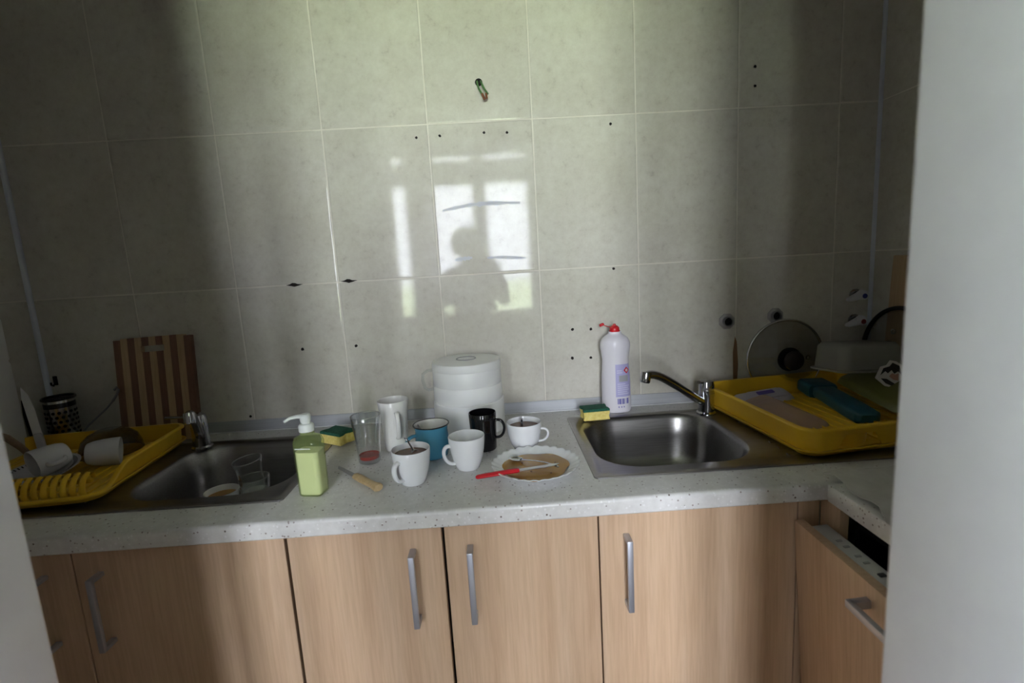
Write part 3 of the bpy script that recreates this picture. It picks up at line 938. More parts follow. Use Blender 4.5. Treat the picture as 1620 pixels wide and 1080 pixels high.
sy = [[((.074 + .003 * math.sin(3 * a) + .003 * math.sin(7 * a + 1)) * math.cos(a) * f, (.074 + .003 * math.sin(3 * a) + .003 * math.sin(7 * a + 1)) * math.sin(a) * f, z) for a in [2 * PI * k / 60 for k in range(60)]] for f, z in ((1.03, .0098), (.99, .0106), (.5, .0109))]
obj('syrup', B().loops(sy, cap_last=True), 'syrup', plate)
for x, y_ in ((.02, -.015), (.03, -.045), (-.03, .02), (-.012, -.03), (.045, .01)):
    obj('crumb', B().lathe([(0, .002), (.0024, .001), (.002, 0)], 8), 'crumb', plate, loc=(x, y_, .0106))
spoon('teaspoon', 'steel teaspoon lying in the syrup on the plate', (.020, -.418, Z0 + .0160), (0, 0, math.radians(-38)), .115)
kn = thing('table_knife', 'small knife with red plastic handle across the plate', 'knife', (-.070, -.505, Z0 + .0165), rot=(0, math.radians(-2.5), math.radians(6)))
obj('handle', B().tube([(0, 0, 0), (.004, 0, 0), (.02, 0, .0005), (.06, 0, .001), (.09, 0, .001), (.095, 0, .001)], [.003, .0068, .0074, .0075, .0078, .006], 12, flat=.62, up=(0, 0, 1)), 'red_plastic', kn)
obj('blade', B().prism([(.092, -.0058), (.150, -.0066), (.172, -.004), (.184, .003), (.170, .0062), (.092, .0058)], .0004, .0018), 'steel', kn)

# paring knife with wooden handle
ang = math.atan2(-.514 + .369, -.271 + .406)
kn = thing('paring_knife', 'small paring knife with pale wooden handle on the worktop', 'knife', (-.406, -.369, TOPZ), ang)
obj('blade', B().prism([(0, .002), (.012, -.005), (.095, -.0065), (.095, .006), (.02, .0045)], .0065, .0082), 'dark_steel', kn)
obj('handle', B().tube([(.086, 0, .008), (.090, 0, .008), (.115, 0, .0085), (.145, 0, .0085), (.172, 0, .009), (.186, 0, .0095), (.191, 0, .0095)], [.006, .0095, .0105, .0095, .0098, .0125, .010], 10, flat=.75, up=(0, 0, 1)), 'knife_wood', kn)

# ------------------------------------------------------------------ sponges
def sponge(label, loc, rot, hx=.082, hy=.052):
    t_ = thing('sponge', label, 'sponge', loc, rot=rot, group='kitchen sponges')
    def outline(z, ins):
        pts = []
        n = 16
        for (sgn) in (1, -1):
            for k in range(n + 1):
                v = -1 + 2 * k / n
                x = hx / 2 - ins
                notch = .007 * math.exp(-((v) / .35) ** 2)
                pts.append((sgn * (x - notch * (1 if abs(z - .014) < .013 else .6)), sgn * v * (hy / 2 - ins), z))
        return pts
    obj('foam', B().loops([outline(0, .002), outline(.002, 0), outline(.012, .002), outline(.022, 0), outline(.026, 0)], cap_first=True, cap_last=True), 'sponge_foam', t_)
    obj('scouring_pad', B().loops([outline(.0262, 0), outline(.031, -.0005), outline(.0335, .001)], cap_first=True, cap_last=True), 'scour_pad', t_)
    return t_
sponge('yellow sponge with green pad beside the white detergent bottle', (.262, -.122, Z0 + .0046), (0, 0, math.radians(4)), .076, .05)
sponge('yellow sponge with green pad behind the soap pump', (-.462, -.178, Z0 + .0050), (0, 0, math.radians(-32)), .078, .055)

# ------------------------------------------------------------------ soap pump bottle
sp = thing('soap_dispenser', 'square green soap pump bottle at the left sink edge', 'soap dispenser', (-.418, -.492, TOPZ), math.radians(-8))
def sq(w_, d_, rad, z): return rrect(w_, d_, rad, z, 6)
obj('bottle', B().loops([sq(.044, .036, .008, .0005), sq(.052, .043, .010, .004), sq(.053, .044, .011, .012), sq(.056, .045, .012, .100), sq(.057, .045, .014, .118), sq(.052, .042, .016, .127), sq(.034, .032, .0155, .131), sq(.029, .029, .0142, .133), sq(.028, .028, .0138, .141)], cap_first=True, cap_last=True), 'green_shell', sp, angle=55)
obj('lotion', B().loops([sq(.040, .032, .006, .003), sq(.047, .038, .008, .006), sq(.048, .039, .009, .014), sq(.0505, .040, .010, .098)], cap_first=True, cap_last=True), 'lotion', sp, angle=55)
obj('waterline', B().box((.034, .0012, .0022), (-.002, -.0232, .108), bevel=.0005), 'pump_plastic', sp)
pm = obj('pump', B().lathe([(0, .140), (.0155, .140), (.016, .142), (.016, .152), (.013, .156), (.0085, .157), (.0085, .163), (0, .163)], 24), 'pump_plastic', sp)
nb = B().lathe([(0, .160), (.0105, .160), (.0112, .164), (.0112, .174), (.0085, .177), (0, .1775)], 20)
nb.tube([(0, 0, .171), (-.015, -.004, .1725), (-.030, -.008, .170), (-.041, -.011, .164)], [.008, .006, .0048, .0042], 10, flat=.7, up=(0, 0, 1))
obj('nozzle', nb, 'pump_plastic', pm)

# ------------------------------------------------------------------ white canister (stacked, lidded)
ca = thing('canister', 'large white stacked plastic canister against the back wall', 'canister', (-.099, -.120, TOPZ))
obj('lower_tier', B().lathe([(0, 0), (.096, 0), (.099, .003), (.1005, .04), (.1005, .088), (.0985, .0905), (0, .0905)], 64), 'canister_plastic', ca)
obj('middle_tier', B().lathe([(0, .0905), (.0962, .0905), (.0975, .0925), (.0975, .134), (.0962, .136), (0, .136)], 64), 'canister_plastic', ca)
obj('upper_tier', B().lathe([(0, .136), (.0955, .136), (.0968, .138), (.0968, .177), (.0955, .179), (0, .179)], 64), 'canister_plastic', ca)
ld = obj('lid', B().lathe([(0, .179), (.0962, .179), (.0972, .181), (.0972, .195), (.0955, .2005), (.091, .202), (.030, .2035), (0, .2035)], 64), 'canister_plastic', ca)
obj('vent_ring', B().lathe([(.029, .2034), (.0275, .2055), (.0255, .2052), (.0245, .2036)], 40), 'label_grey', ld)
obj('vent_disc', B().lathe([(0, .2048), (.020, .2047), (.0245, .2036)], 40), 'white_plastic', ld)
obj('grip', B().tube([(-.095, 0, .178), (-.112, -.004, .176), (-.124, -.006, .168), (-.126, -.007, .150), (-.121, -.006, .128), (-.112, -.004, .121), (-.096, 0, .122)], .0042, 10, flat=1.9, up=(0, 1, 0)), 'clear_plastic', ca)

# ------------------------------------------------------------------ detergent bottle
bt = thing('detergent_bottle', 'white detergent bottle with open red cap behind right sink', 'bottle', (.342, -.0560, TOPZ), math.radians(-6))
BP = [(.036, 0), (.0415, .003), (.0432, .010), (.0436, .040), (.0432, .08), (.0425, .11), (.0408, .135), (.0392, .155), (.0395, .165), (.0425, .185), (.0445, .200), (.0440, .212), (.0395, .224), (.029, .233), (.0215, .238), (.0195, .241), (.0195, .246)]
SYR = .70
bb = B()
bb.lathe([(0, 0)] + BP + [(0, .246)], 56, sx=1, sy=SYR)
# moulded finger grooves on the shoulder, right of centre
for v in bb.bm.verts:
    a = math.atan2(v.co.y / SYR, v.co.x)
    u = (a + PI / 2)
    if .13 < v.co.z < .215 and .05 < u < 1.3:
        k = math.sin(u * 16) * .0012
        v.co.x *= 1 - abs(k) * 25 * .5; v.co.y *= 1 - abs(k) * 25 * .5
obj('body', bb, 'bottle_white', bt, angle=60)
def brad(z):
    for (ra_, za), (rb_, zb) in zip(BP, BP[1:]):
        if za <= z <= zb: return ra_ + (rb_ - ra_) * (z - za) / max(zb - za, 1e-6)
    return BP[-1][0]
def patch(u0, u1, z0, z1, off, nu=10, nz=8):
    """patch hugging the bottle; u measured in radians from the front (-Y) towards +X"""
    b_ = bmesh.new(); g = []
    for j in range(nz + 1):
        z = z0 + (z1 - z0) * j / nz
        for i in range(nu + 1):
            u = u0 + (u1 - u0) * i / nu
            r_ = brad(z)
            nx_, ny_ = math.sin(u), -math.cos(u)
            g.append(b_.verts.new(((r_ + off) * nx_, (r_ * SYR + off) * ny_, z)))
    for j in range(nz):
        for i in range(nu):
            k = j * (nu + 1) + i
            b_.faces.new((g[k], g[k + 1], g[k + nu + 2], g[k + nu + 1]))
    q = B(); q.merge(b_); return q
lb = obj('label', patch(-.10, 1.15, .052, .150, .0006), 'label_lilac', bt)
obj('label_panel', patch(.14, .85, .098, .117, .0011), 'label_grey', lb)
pb = B()
for k, z in enumerate((.060, .066, .072, .078, .084, .090, .124, .130)):
    q = patch(.02 if z < .12 else 0.0, (.9, .75, .95, .85, .95, .6, .4, .35)[k], z, z + .0022, .0011, 8, 1)
    me = q.mesh('tmp'); pb.bm.from_mesh(me); bpy.data.meshes.remove(me)
obj('label_text', pb, 'label_pale', lb)
pb = B()
for u0, u1 in ((0, .07), (.10, .24), (.27, .31), (.34, .46), (.49, .53), (.62, .66), (.69, .84)):
    me = patch(u0, u1, .030, .047, .0008, 3, 2).mesh('tmp'); pb.bm.from_mesh(me); bpy.data.meshes.remove(me)
for u0 in (.05, .24, .42):
    me = patch(u0, u0 + .07, .019, .0235, .0008, 2, 1).mesh('tmp'); pb.bm.from_mesh(me); bpy.data.meshes.remove(me)
obj('barcode', pb, 'label_print', bt)
# hazard diamond: red frame on white
def diamond(s_, off):
    q = patch(.52, .98, .1225, .1405, off, 8, 8)
    for v in list(q.bm.verts):
        pass
    bm2 = q.bm
    for f in list(bm2.faces):
        c0 = f.calc_center_median(); u = math.atan2(c0.x, -c0.y / SYR)
        if abs(u - .75) / .23 + abs(c0.z - .1315) / .009 > s_: bm2.faces.remove(f)
    return q
obj('hazard_frame', diamond(1.05, .0011), 'red_plastic', lb); obj('hazard_sign', diamond(.62, .0015), 'sticker_white', lb)
cp = obj('cap', B().lathe([(0, .246), (.0145, .246), (.0150, .247), (.0140, .257), (.0095, .262), (.0048, .264), (.0042, .268), (0, .268)], 24).lathe([(.0165, .2455), (.0165, .2475), (0, .2475)], 24), 'red_plastic', bt)
fl = B().tube([(-.010, 0, .258), (-.020, 0, .261), (-.030, 0, .264)], .0022, 8, flat=.6, up=(0, 0, 1))
fl.lathe([(0, .004), (.006, .004), (.0075, .001), (.0075, -.003), (0, -.003)], 16, loc=(-.037, 0, .2665), rot=(0, math.radians(-20), 0))
obj('flip_top', fl, 'red_plastic', cp)

# ------------------------------------------------------------------ striped cutting board leaning on the back wall
cbw, cbh, cbt = .226, .312, .016
lean = math.radians(-7.5)
cb_ = thing('cutting_board', 'striped light and dark bamboo cutting board on the back wall', 'cutting board', (-1.020, -.062, Z0 + .002), rot=(lean, math.radians(-1.2), 0))
NS = 11
sw = cbw / NS
slot_x0, slot_x1, slot_z0, slot_z1 = -.034, .034, .268, .286
for k in range(NS):
    xa, xb = -cbw / 2 + k * sw, -cbw / 2 + (k + 1) * sw
    b_ = B()
    a0, a1 = max(xa, slot_x0), min(xb, slot_x1)
    def bx(x0, x1, z0, z1):
        if x1 - x0 > .0005 and z1 - z0 > .0005: b_.box((x1 - x0 - .0003, cbt, z1 - z0), ((x0 + x1) / 2, cbt / 2, (z0 + z1) / 2))
    if a1 - a0 > .002:
        bx(xa, xb, 0, slot_z0); bx(xa, xb, slot_z1, cbh)
        bx(xa, a0, slot_z0, slot_z1); bx(a1, xb, slot_z0, slot_z1)
    else:
        ins = .004 if k in (0, NS - 1) else 0
        bx(xa, xb, ins, cbh - ins)
    obj('bamboo_strip', b_, 'bamboo_dark' if k % 2 == 0 else 'bamboo_light', cb_)

# ------------------------------------------------------------------ glass pot lids
def lid(label, loc, rot, R_, rim_m, group='glass pot lids', rim=.0038):
    """lid axis along local Z (knob at +Z)"""
    t_ = thing('pot_lid', label, 'lid', loc, rot=rot, group=group)
    obj('glass_dome', B().lathe([(R_ - .002, 0), (R_ * .8, .010), (R_ * .5, .019), (R_ * .2, .024), (0, .025), (0, .022), (R_ * .2, .021), (R_ * .5, .016), (R_ * .8, .007), (R_ - .002, -.003)], 56), 'lid_glass', t_, angle=60)
    obj('rim', B().lathe([(R_ + rim * math.cos(2 * PI * k / 10), rim * 1.2 * math.sin(2 * PI * k / 10)) for k in range(11)], 64), rim_m, t_, angle=60)
    obj('knob', B().lathe([(0, .024), (.012, .024), (.010, .030), (.011, .036), (.025, .041), (.030, .047), (.028, .054), (.014, .059), (0, .060)], 32), 'knob_black', t_)
    obj('knob_ring', B().lathe([(.036, .0235), (.036, .027), (.022, .0285), (.012, .028)], 32), 'black_enamel', t_)
    obj('steam_vent', B().lathe([(.008, 0), (.008, .003), (.004, .003), (.003, .001)], 16), 'steel', t_, loc=(.062, 0, .016))
    return t_
lid('round glass pot lid with steel rim against the tiled wall', (.872, -.034, Z0 + .0065 + .121), (math.radians(97 - 7), 0, 0), .117, 'steel')
lid('glass pot lid with dark rim before the plain tan board', (1.112, -.170, 1.030), (0, math.radians(-86), 0), .128, 'black_enamel', rim=.006)
# plain board leaning on the right wall
pbd = thing('cutting_board', 'plain tan wooden board leaning on the right wall', 'cutting board', (1.124, -.105, Z0 + .003), rot=(0, math.radians(4), math.radians(-90)))
bd = B()
bd.box((.26, .012, .42), (.13, 0, .21), bevel=.004)
pbd.rotation_euler = (0, 0, 0)
bd.xf(Matrix.Rotation(math.radians(-90), 4, 'Z'))
bd.xf(Matrix.Rotation(math.radians(2.6), 4, 'Y'))
obj('board', bd, 'tan_board_wood', pbd)
kb = B()
for yy, zz in ((-.10, .215), (-.125, .165), (-.07, .12)):
    kb.lathe([(0, .001), (.005, .001), (.006, 0)], 10, loc=(-.0064 + zz * .0454, yy, zz), rot=(0, -PI / 2, 0))
obj('knots', kb, 'spoon_wood', pbd)

# ------------------------------------------------------------------ things in the right rack
RK = Matrix.Translation(rr_.location) @ Euler(rr_.rotation_euler).to_matrix().to_4x4()
FZ = Z0 + .024                                  # rack floor level
# two thin plastic lids
def tray_lid(name, label, cat, loc, rot, w_, d_, m, h_=.014, bend=0.0, group=None):
    t_ = thing(name, label, cat, loc, rot=rot, group=group)
    def bend_(lp): return [(a, b_, c_ - bend * (a / w_) ** 2) for a, b_, c_ in lp]
    rings = [rrect(w_, d_, .018, 0, 8), rrect(w_ + .004, d_ + .004, .02, .001, 8), rrect(w_, d_, .018, .003, 8), rrect(w_ - .012, d_ - .012, .016, h_ * .8, 8), rrect(w_ - .02, d_ - .02, .014, h_, 8), rrect(w_ * .66, d_ * .66, .012, h_ + .0004, 8), rrect(w_ * .3, d_ * .3, .008, h_ + .0006, 8)]
    obj('shell', B().loops([bend_(q) for q in rings], cap_last=True), m, t_, angle=50)
    return t_
k1 = tray_lid('plastic_lid', 'pale pink plastic box lid lying at the rack front', 'lid', (.742, -.262, FZ + .010), (math.radians(5), math.radians(9), math.radians(-68)), .215, .085, 'pink_film', .012, .05, 'thin plastic lids')
k2 = tray_lid('plastic_lid', 'whitish lid with violet print behind the pink lid', 'lid', (.765, -.125, FZ + .018), (math.radians(24), 0, math.radians(16)), .19, .055, 'lilac_plastic', .008, .06, 'thin plastic lids')
obj('violet_band', B().loops([[(a * .5 - .005, b_ * .28, c_ + .0092) for a, b_, c_ in rrect(.12, .05, .01, z, 6)] for z in (0, .0008)], cap_last=True), 'violet_print', k2)
# teal bottle shaped container
tb = thing('teal_flask', 'teal plastic flask with broad cap lying in the right rack', 'flask', (.938, -.085, FZ + .020), rot=(0, math.radians(3), math.radians(-97)))
obj('cap', B().loops([rrect(w_, d_, min(w_, d_) * .3, z, 6) for w_, d_, z in ((.032, .072, -.03), (.038, .080, -.026), (.040, .084, .035), (.038, .078, .045))], cap_first=True, cap_last=True).xf(Matrix.Rotation(PI / 2, 4, 'Y')), 'teal_plastic', tb)
obj('body', B().loops([rrect(w_, d_, min(w_, d_) * .3, z, 6) for w_, d_, z in ((.030, .056, .045), (.032, .060, .052), (.032, .066, .20), (.030, .062, .258), (.018, .04, .268))], cap_first=True, cap_last=True).xf(Matrix.Rotation(PI / 2, 4, 'Y')), 'teal_plastic', tb)
# olive lid leaning and frosted tub over it
tray_lid('olive_lid', 'olive green plastic lid leaning under the frosted tub', 'lid', (1.005, -.265, FZ + .054), (math.radians(20), math.radians(4), math.radians(-95)), .26, .105, 'olive_plastic', .014)
tu = thing('frosted_tub', 'upturned frosted plastic tub at the right end of rack', 'tub', (.975, -.205, FZ + .096), rot=(math.radians(-5), math.radians(2), math.radians(4)))
obj('shell', B().loops([rrect(w_, d_, rd, z, 8) for w_, d_, rd, z in ((.188, .135, .03, 0), (.198, .145, .032, .002), (.198, .145, .032, .006), (.184, .130, .03, .008), (.174, .120, .03, .066), (.160, .106, .028, .076), (.10, .07, .02, .078))], cap_last=True), 'frosted_tub', tu, angle=50)
stk = B()
def sticker_box(x0, x1, z0, z1, d_, m_, par=None):
    return obj('print', B().box((x1 - x0, .0008, z1 - z0), ((x0 + x1) / 2, d_, (z0 + z1) / 2)), m_, par)
sk = obj('sticker', B().prism([(-.046, -.006), (-.026, .022), (-.008, .026), (.004, .038), (.022, .034), (.040, .020), (.042, -.012), (.030, -.046), (.010, -.036), (-.022, -.028)], 0, .0008, Matrix.Rotation(PI / 2, 4, 'X')), 'sticker_white', tu)
sk.location = (.030, -.076, -.006); sk.rotation_euler = (math.radians(-12), 0, 0)
for pts, m_ in (([(-.030, .0), (-.018, .018), (.0, .022), (.010, .031), (.028, .022), (.032, -.006), (.022, .008), (.010, .002), (.004, .012), (-.008, .004), (-.014, .010)], 'sticker_black'),
                ([(-.030, -.008), (-.014, -.010), (.004, -.022), (.014, -.030), (.0, -.030), (-.018, -.022)], 'sticker_black'),
                ([(-.006, -.004), (.004, .004), (.012, .0), (.022, .002), (.018, -.016), (.006, -.014)], 'sticker_pink')):
    obj('print', B().prism(pts, .0008, .0013, Matrix.Rotation(PI / 2, 4, 'X')), m_, sk)

# ------------------------------------------------------------------ things in and behind the left rack
LF = Z0 + .022
# plate with slotted edge
dr = thing('side_plate', 'grey white plate with dark notched edge in the left rack', 'plate', (-1.120, -.352, LF + .003), rot=(math.radians(9), math.radians(-3), 0))
obj('dish', B().lathe([(0, 0), (.04, 0), (.062, .006), (.084, .013), (.086, .0145), (.083, .0148), (.06, .009), (.04, .003), (0, .003)], 56), 'grey_china', dr)
nb = B()
for k in range(60):
    a = 2 * PI * k / 60
    nb.box((.009, .0026, .0012), (.0745 * math.cos(a), .0745 * math.sin(a), .0126), rot=Matrix.Rotation(a, 4, 'Z') @ Matrix.Rotation(-.25, 4, 'Y'))
o = obj('notches', nb, 'hole_dark', dr)
def lying_mug(label, loc, rot, m, prof, hz=(.055, .02)):
    t_, ra_ = mug('tea_cup', label, loc, 0, prof, hz, .020, .0036, m, group='cups in the left rack')
    t_.rotation_euler = rot
    return t_
SM = [(.022, .001), (.0255, .004), (.030, .016), (.0330, .035), (.0345, .055), (.035, .070)]
d_ax = Vector((-.45, -.86, -.12))
lying_mug('white cup on its side on the notched plate', (-1.072, -.315, LF + .050), d_ax.to_track_quat('Z', 'Y').to_euler(), 'grey_china', SM)
lying_mug('white cup lying on its side in front of the glass bowl', (-1.040, -.305, LF + .037), Vector((.86, .45, -.10)).to_track_quat('Z', 'Y').to_euler(), 'grey_china', SM)
gb = thing('glass_bowl', 'upturned dark glass bowl at the back of left rack', 'bowl', (-1.070, -.185, LF - .002))
obj('shell', B().lathe([(.070, 0), (.0715, .002), (.070, .020), (.062, .042), (.046, .056), (.034, .060), (.032, .0625), (0, .0625), (0, .060), (.030, .0585), (.044, .054), (.060, .041), (.068, .019), (.069, .001)], 48), 'bowl_glass', gb, angle=60)
obj('rim', B().lathe([(.0705 + .002 * math.cos(2 * PI * k / 8), .002 + .002 * math.sin(2 * PI * k / 8)) for k in range(9)], 48), 'clear_plastic', gb)
# cutlery holder of perforated steel
ch = thing('cutlery_holder', 'perforated steel cutlery holder in the left corner', 'cutlery holder', (-1.296, -.058, Z0 + .001))
obj('cylinder', B().lathe([(0, 0), (.035, 0), (.036, .003), (.036, .150), (.0345, .150), (.0345, .005), (0, .005)], 40), 'steel', ch)
obj('rim', B().lathe([(.0375 + .0035 * math.cos(2 * PI * k / 8), .152 + .0045 * math.sin(2 * PI * k / 8)) for k in range(9)], 40), 'black_enamel', ch)
obj('band', B().lathe([(.0366, .126), (.0368, .138), (.0366, .140)], 40), 'black_enamel', ch)
hb = B()
for j in range(8):
    for k in range(16):
        a = 2 * PI * (k + .5 * (j % 2)) / 16
        hb.lathe([(0, .0007), (.0042, .0006), (.0044, 0)], 8, loc=(.0361 * math.cos(a), .0361 * math.sin(a), .018 + j * .0135), rot=Matrix.Rotation(a, 4, 'Z') @ Matrix.Rotation(PI / 2, 4, 'Y'))
hp = obj('perforations', hb, 'hole_dark', ch); hp['kind'] = 'stuff'
# knives standing at the left
kv = thing('kitchen_knife', 'kitchen knife with pale upright blade in left rack corner', 'knife', (-1.285, -.150, LF + .004), rot=(math.radians(-4), math.radians(-7), math.radians(8)))
obj('blade', B().prism([(-.012, .045), (.011, .045), (.010, .12), (.004, .160), (-.008, .183), (-.014, .150)], -.001, .001, Matrix.Rotation(PI / 2, 4, 'X')), 'white_plastic', kv)
obj('handle', B().box((.020, .012, .052), (0, 0, .024), bevel=.003), 'grey_china', kv)
kv = thing('kitchen_knife', 'black kitchen knife behind the pale blade', 'knife', (-1.318, -.120, LF + .003), rot=(math.radians(-4), math.radians(-6), math.radians(14)))
obj('blade', B().prism([(-.016, .03), (.013, .03), (.012, .09), (.004, .125), (-.012, .142), (-.017, .10)], -.001, .001, Matrix.Rotation(PI / 2, 4, 'X')), 'black_enamel', kv)
obj('handle', B().box((.020, .014, .045), (0, 0, .018), bevel=.003), 'black_enamel', kv)
# thin wire whisk handle / ladle
la = thing('ladle', 'thin dark ladle leaning from left rack to the wall', 'ladle', (-1.228, -.112, LF + .006))
obj('shaft', B().tube([(0, 0, 0), (.03, .02, .045), (.07, .045, .085), (.085, .055, .105)], .0026, 8), 'dark_steel', la)
obj('hook', B().tube([(.085, .055, .105), (.094, .062, .122), (.098, .066, .136), (.092, .068, .142), (.086, .064, .134)], .0034, 8), 'dark_steel', la)
# wooden spoon
ws = thing('wooden_spoon', 'brown wooden spoon handle curving over left rack edge', 'spoon', (-1.188, -.285, LF + .030))
obj('handle', B().tube([(0, 0, 0), (-.02, -.002, .030), (-.045, -.005, .056), (-.085, -.012, .078), (-.125, -.02, .090)], [.0075, .009, .0095, .010, .010], 10, flat=.7, up=(0, 1, 0)), 'spoon_wood', ws)
obj('bowl', B().lathe([(0, -.008), (.014, -.005), (.019, .001), (.017, .001), (.012, -.003), (0, -.005)], 18, sx=1.35, loc=(.010, .002, -.012), rot=(0, math.radians(50), 0)), 'spoon_wood', ws)
# white board against the left wall
wbd = thing('cutting_board', 'white plastic board standing against the left wall', 'cutting board', (XL + .030, -.132, Z0 + .002))
bo = [(0, 0), (-.30, 0), (-.30, .40), (-.012, .40), (-.002, .392), (-.0015, .285), (-.006, .278), (-.0012, .270)]
obj('panel', B().prism([(a, c_) for a, c_ in bo], -.006, .006, Matrix(((0, 0, 1, 0), (1, 0, 0, 0), (0, 1, 0, 0), (0, 0, 0, 1))), bevel=.0015), 'white_plastic', wbd)
# small hook on the tiles
hk = thing('wall_hook', 'small black hook on the tiles above cutlery holder', 'hook', (-1.338, -.0065, 1.075))
obj('hook', B().box((.012, .004, .028), (0, -.002, 0), bevel=.0015).tube([(0, -.003, -.006), (0, -.012, -.014), (0, -.018, -.010), (0, -.018, -.002)], .0026, 8), 'black_enamel', hk)

# ------------------------------------------------------------------ things in the left sink
BZ = Z0 - .1505
WC = [(.0250, .001), (.0275, .004), (.034, .018), (.0395, .036), (.0425, .052), (.0435, .060)]
c_, ra = mug('tea_cup', 'white cup with dregs at the left of the left sink', (-.768, -.232, BZ), 215, WC, (.046, .018), .020, .0036, 'white_china', group=None)
liquid(c_, ra, .045, 'syrup')
G2 = [(.031, .001), (.032, .006), (.035, .04), (.0385, .085)]
g1 = tumbler('lower of two stacked glasses in left sink, milky bottom', (-.683, -.222, BZ + .001), G2)
obj('milk', B().lathe([(0, .0105), (.0285, .0105), (.0320, .046), (.0320, .048), (0, .048)], 30), 'white_china', g1)
G3 = [(.0265, .001), (.0275, .006), (.030, .03), (.0345, .075), (.037, .088)]
tumbler('upper of two stacked glasses in left sink, tilted', (-.686, -.220, BZ + .050), G3, rot=(math.radians(4), math.radians(-5), 0))

# ------------------------------------------------------------------ photographer, seen only as a reflection in the tiles
def skin_mesh(verts, edges, radii, sub=2):
    me = bpy.data.meshes.new('figure_cage')
    me.from_pydata([Vector(v) for v in verts], edges, [])
    o = bpy.data.objects.new('figure_cage', me)
    COL.objects.link(o)
    o.modifiers.new('skin', 'SKIN')
    sv = me.skin_vertices[0].data
    for k, rr in enumerate(radii):
        sv[k].radius = (rr, rr) if not isinstance(rr, tuple) else rr
        sv[k].use_root = (k == 0)
    ms = o.modifiers.new('sub', 'SUBSURF'); ms.levels = sub; ms.render_levels = sub
    bpy.context.view_layer.update()
    dg = bpy.context.evaluated_depsgraph_get()
    out = bpy.data.meshes.new_from_object(o.evaluated_get(dg))
    bpy.data.objects.remove(o); bpy.data.meshes.remove(me)
    return out
per = thing('person', 'person in dark clothes raising a camera, reflected in the tiles', 'person', (-.150, -1.740, 0))
V = [(0, 0, .86), (0, .0, 1.02), (0, .01, 1.18), (0, 0, 1.30), (0, .0, 1.375), (-.005, .03, 1.44), (-.005, .03, 1.51),
     (-.165, 0, 1.27), (-.215, .05, 1.09), (-.03, .20, 1.235),
     (.165, 0, 1.27), (.205, .045, 1.09), (.135, .155, 1.235),
     (-.070, 0, .80), (-.075, .015, .45), (-.075, -.01, .08), (-.085, .10, .035),
     (.070, 0, .80), (.075, .015, .45), (.075, -.01, .08), (.085, .10, .035)]
Ee = [(0, 1), (1, 2), (2, 3), (3, 4), (4, 5), (5, 6), (3, 7), (7, 8), (8, 9), (3, 10), (10, 11), (11, 12),
      (0, 13), (13, 14), (14, 15), (15, 16), (0, 17), (17, 18), (18, 19), (19, 20)]
Rd = [(.125, .10), (.145, .09), (.165, .10), (.13, .085), .05, (.072, .085), (.068, .085), .055, .042, .028, .055, .042, .028,
      .075, .052, .038, .036, .075, .052, .038, .036]
pm_ = skin_mesh(V, Ee, Rd)
fb_ = B(); fb_.bm.from_mesh(pm_)
# nose, ears
fb_.lathe([(0, .018), (.008, .004), (.011, -.008), (0, -.012)], 10, loc=(-.005, .118, 1.455), rot=(math.radians(-20), 0, 0))
for sx in (-1, 1):
    fb_.lathe([(0, .022), (.009, .012), (.011, 0), (.006, -.018), (0, -.021)], 10, sx=.5, loc=(-.005 + sx * .078, .02, 1.47))
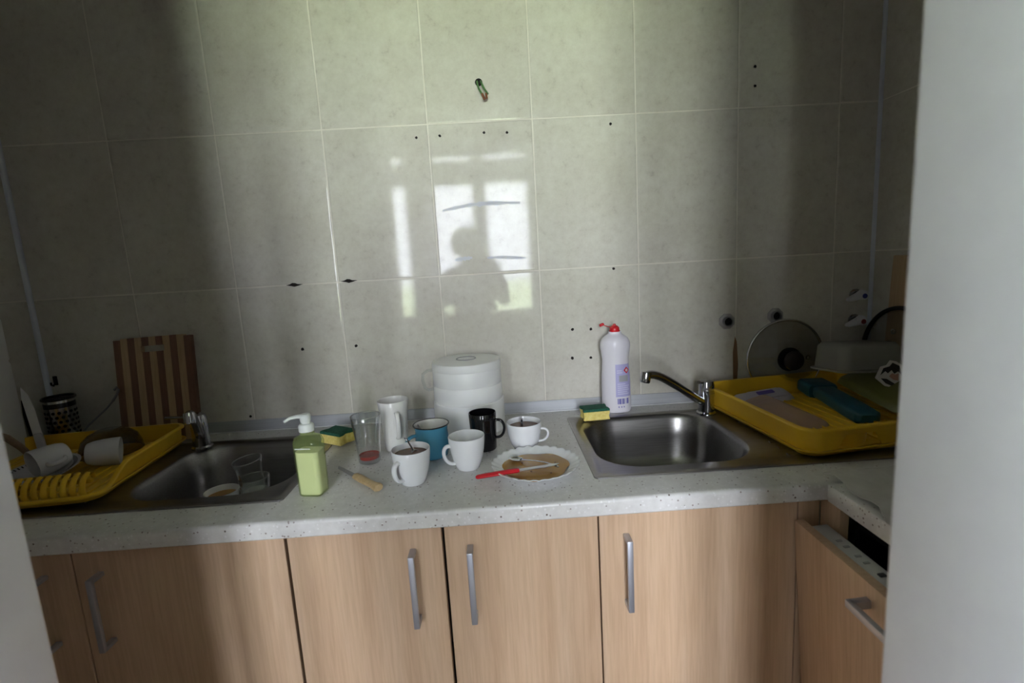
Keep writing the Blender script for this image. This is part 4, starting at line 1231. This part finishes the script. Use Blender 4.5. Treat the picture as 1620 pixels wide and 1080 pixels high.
# hands: palm and five fingers each, closed on the camera body
for sx, wx, wy, wz in ((-1, -.03, .20, 1.235), (1, .135, .155, 1.235)):
    HV, HE, HR = [(wx, wy, wz), (wx + .012, wy + .025, wz + .045)], [(0, 1)], [.024, .032]
    for f in range(4):
        i0 = len(HV)
        bx_ = wx + .012 + (f - 1.5) * .019
        ln = (.028, .032, .030, .023)[f]
        HV += [(bx_, wy + .030, wz + .070), (bx_ + .002, wy + .040, wz + .070 + ln * .8), (bx_ + .003, wy + .028, wz + .070 + ln * 1.5), (bx_ + .003, wy + .008, wz + .070 + ln * 1.7)]
        HE += [(1, i0), (i0, i0 + 1), (i0 + 1, i0 + 2), (i0 + 2, i0 + 3)]; HR += [.010, .0092, .0085, .0072]
    i0 = len(HV)
    HV += [(wx - sx * .030, wy + .005, wz + .045), (wx - sx * .038, wy - .010, wz + .070), (wx - sx * .036, wy - .012, wz + .092)]
    HE += [(0, i0), (i0, i0 + 1), (i0 + 1, i0 + 2)]; HR += [.013, .011, .009]
    hm = skin_mesh(HV, HE, HR, 1)
    fb_.bm.from_mesh(hm); bpy.data.meshes.remove(hm)
me = fb_.mesh('body', 80)
for n_ in ('skin', 'shirt', 'trousers', 'rubber'): me.materials.append(MATS[n_])
for f in me.polygons:
    c0 = f.center
    head = c0.z > 1.355 and abs(c0.x) < .12 and c0.y < .15
    arm = c0.y > .13 and 1.15 < c0.z < 1.40
    f.material_index = 3 if c0.z < .07 else 2 if c0.z < .90 else 0 if (head or arm) else 1
obj('body', me, None, per)
obj('hair', B().lathe([(.105, -.06), (.118, -.02), (.116, .02), (.102, .052), (.072, .078), (.040, .090), (0, .094), (0, .07), (.06, .05), (.082, .0), (.085, -.06)], 28, sy=1.08, loc=(-.005, .004, 1.487), rot=(math.radians(16), 0, 0)), 'hair', per, angle=60)
for sx in (-1, 1):
    obj('eye', B().lathe([(0, .010), (.007, .007), (.010, 0), (.007, -.007), (0, -.010)], 12, loc=(-.005 + sx * .032, .096, 1.478)), 'white_china', per)
obj('mouth', B().box((.040, .008, .008), (-.005, .104, 1.405), bevel=.003), 'sticker_pink', per)
cmr = thing('photo_camera', 'black camera held up by the reflected person', 'camera', (-.065, -1.560, 1.335))
obj('body', B().box((.135, .052, .085), (0, -.030, 0), bevel=.008).box((.05, .045, .03), (0, -.030, .05), bevel=.008), 'rubber', cmr)
obj('lens', B().lathe([(0, 0), (.036, 0), (.037, .028), (.034, .030), (.030, .024), (0, .022)], 32, rot=(-PI / 2, 0, 0)), 'black_china', cmr)
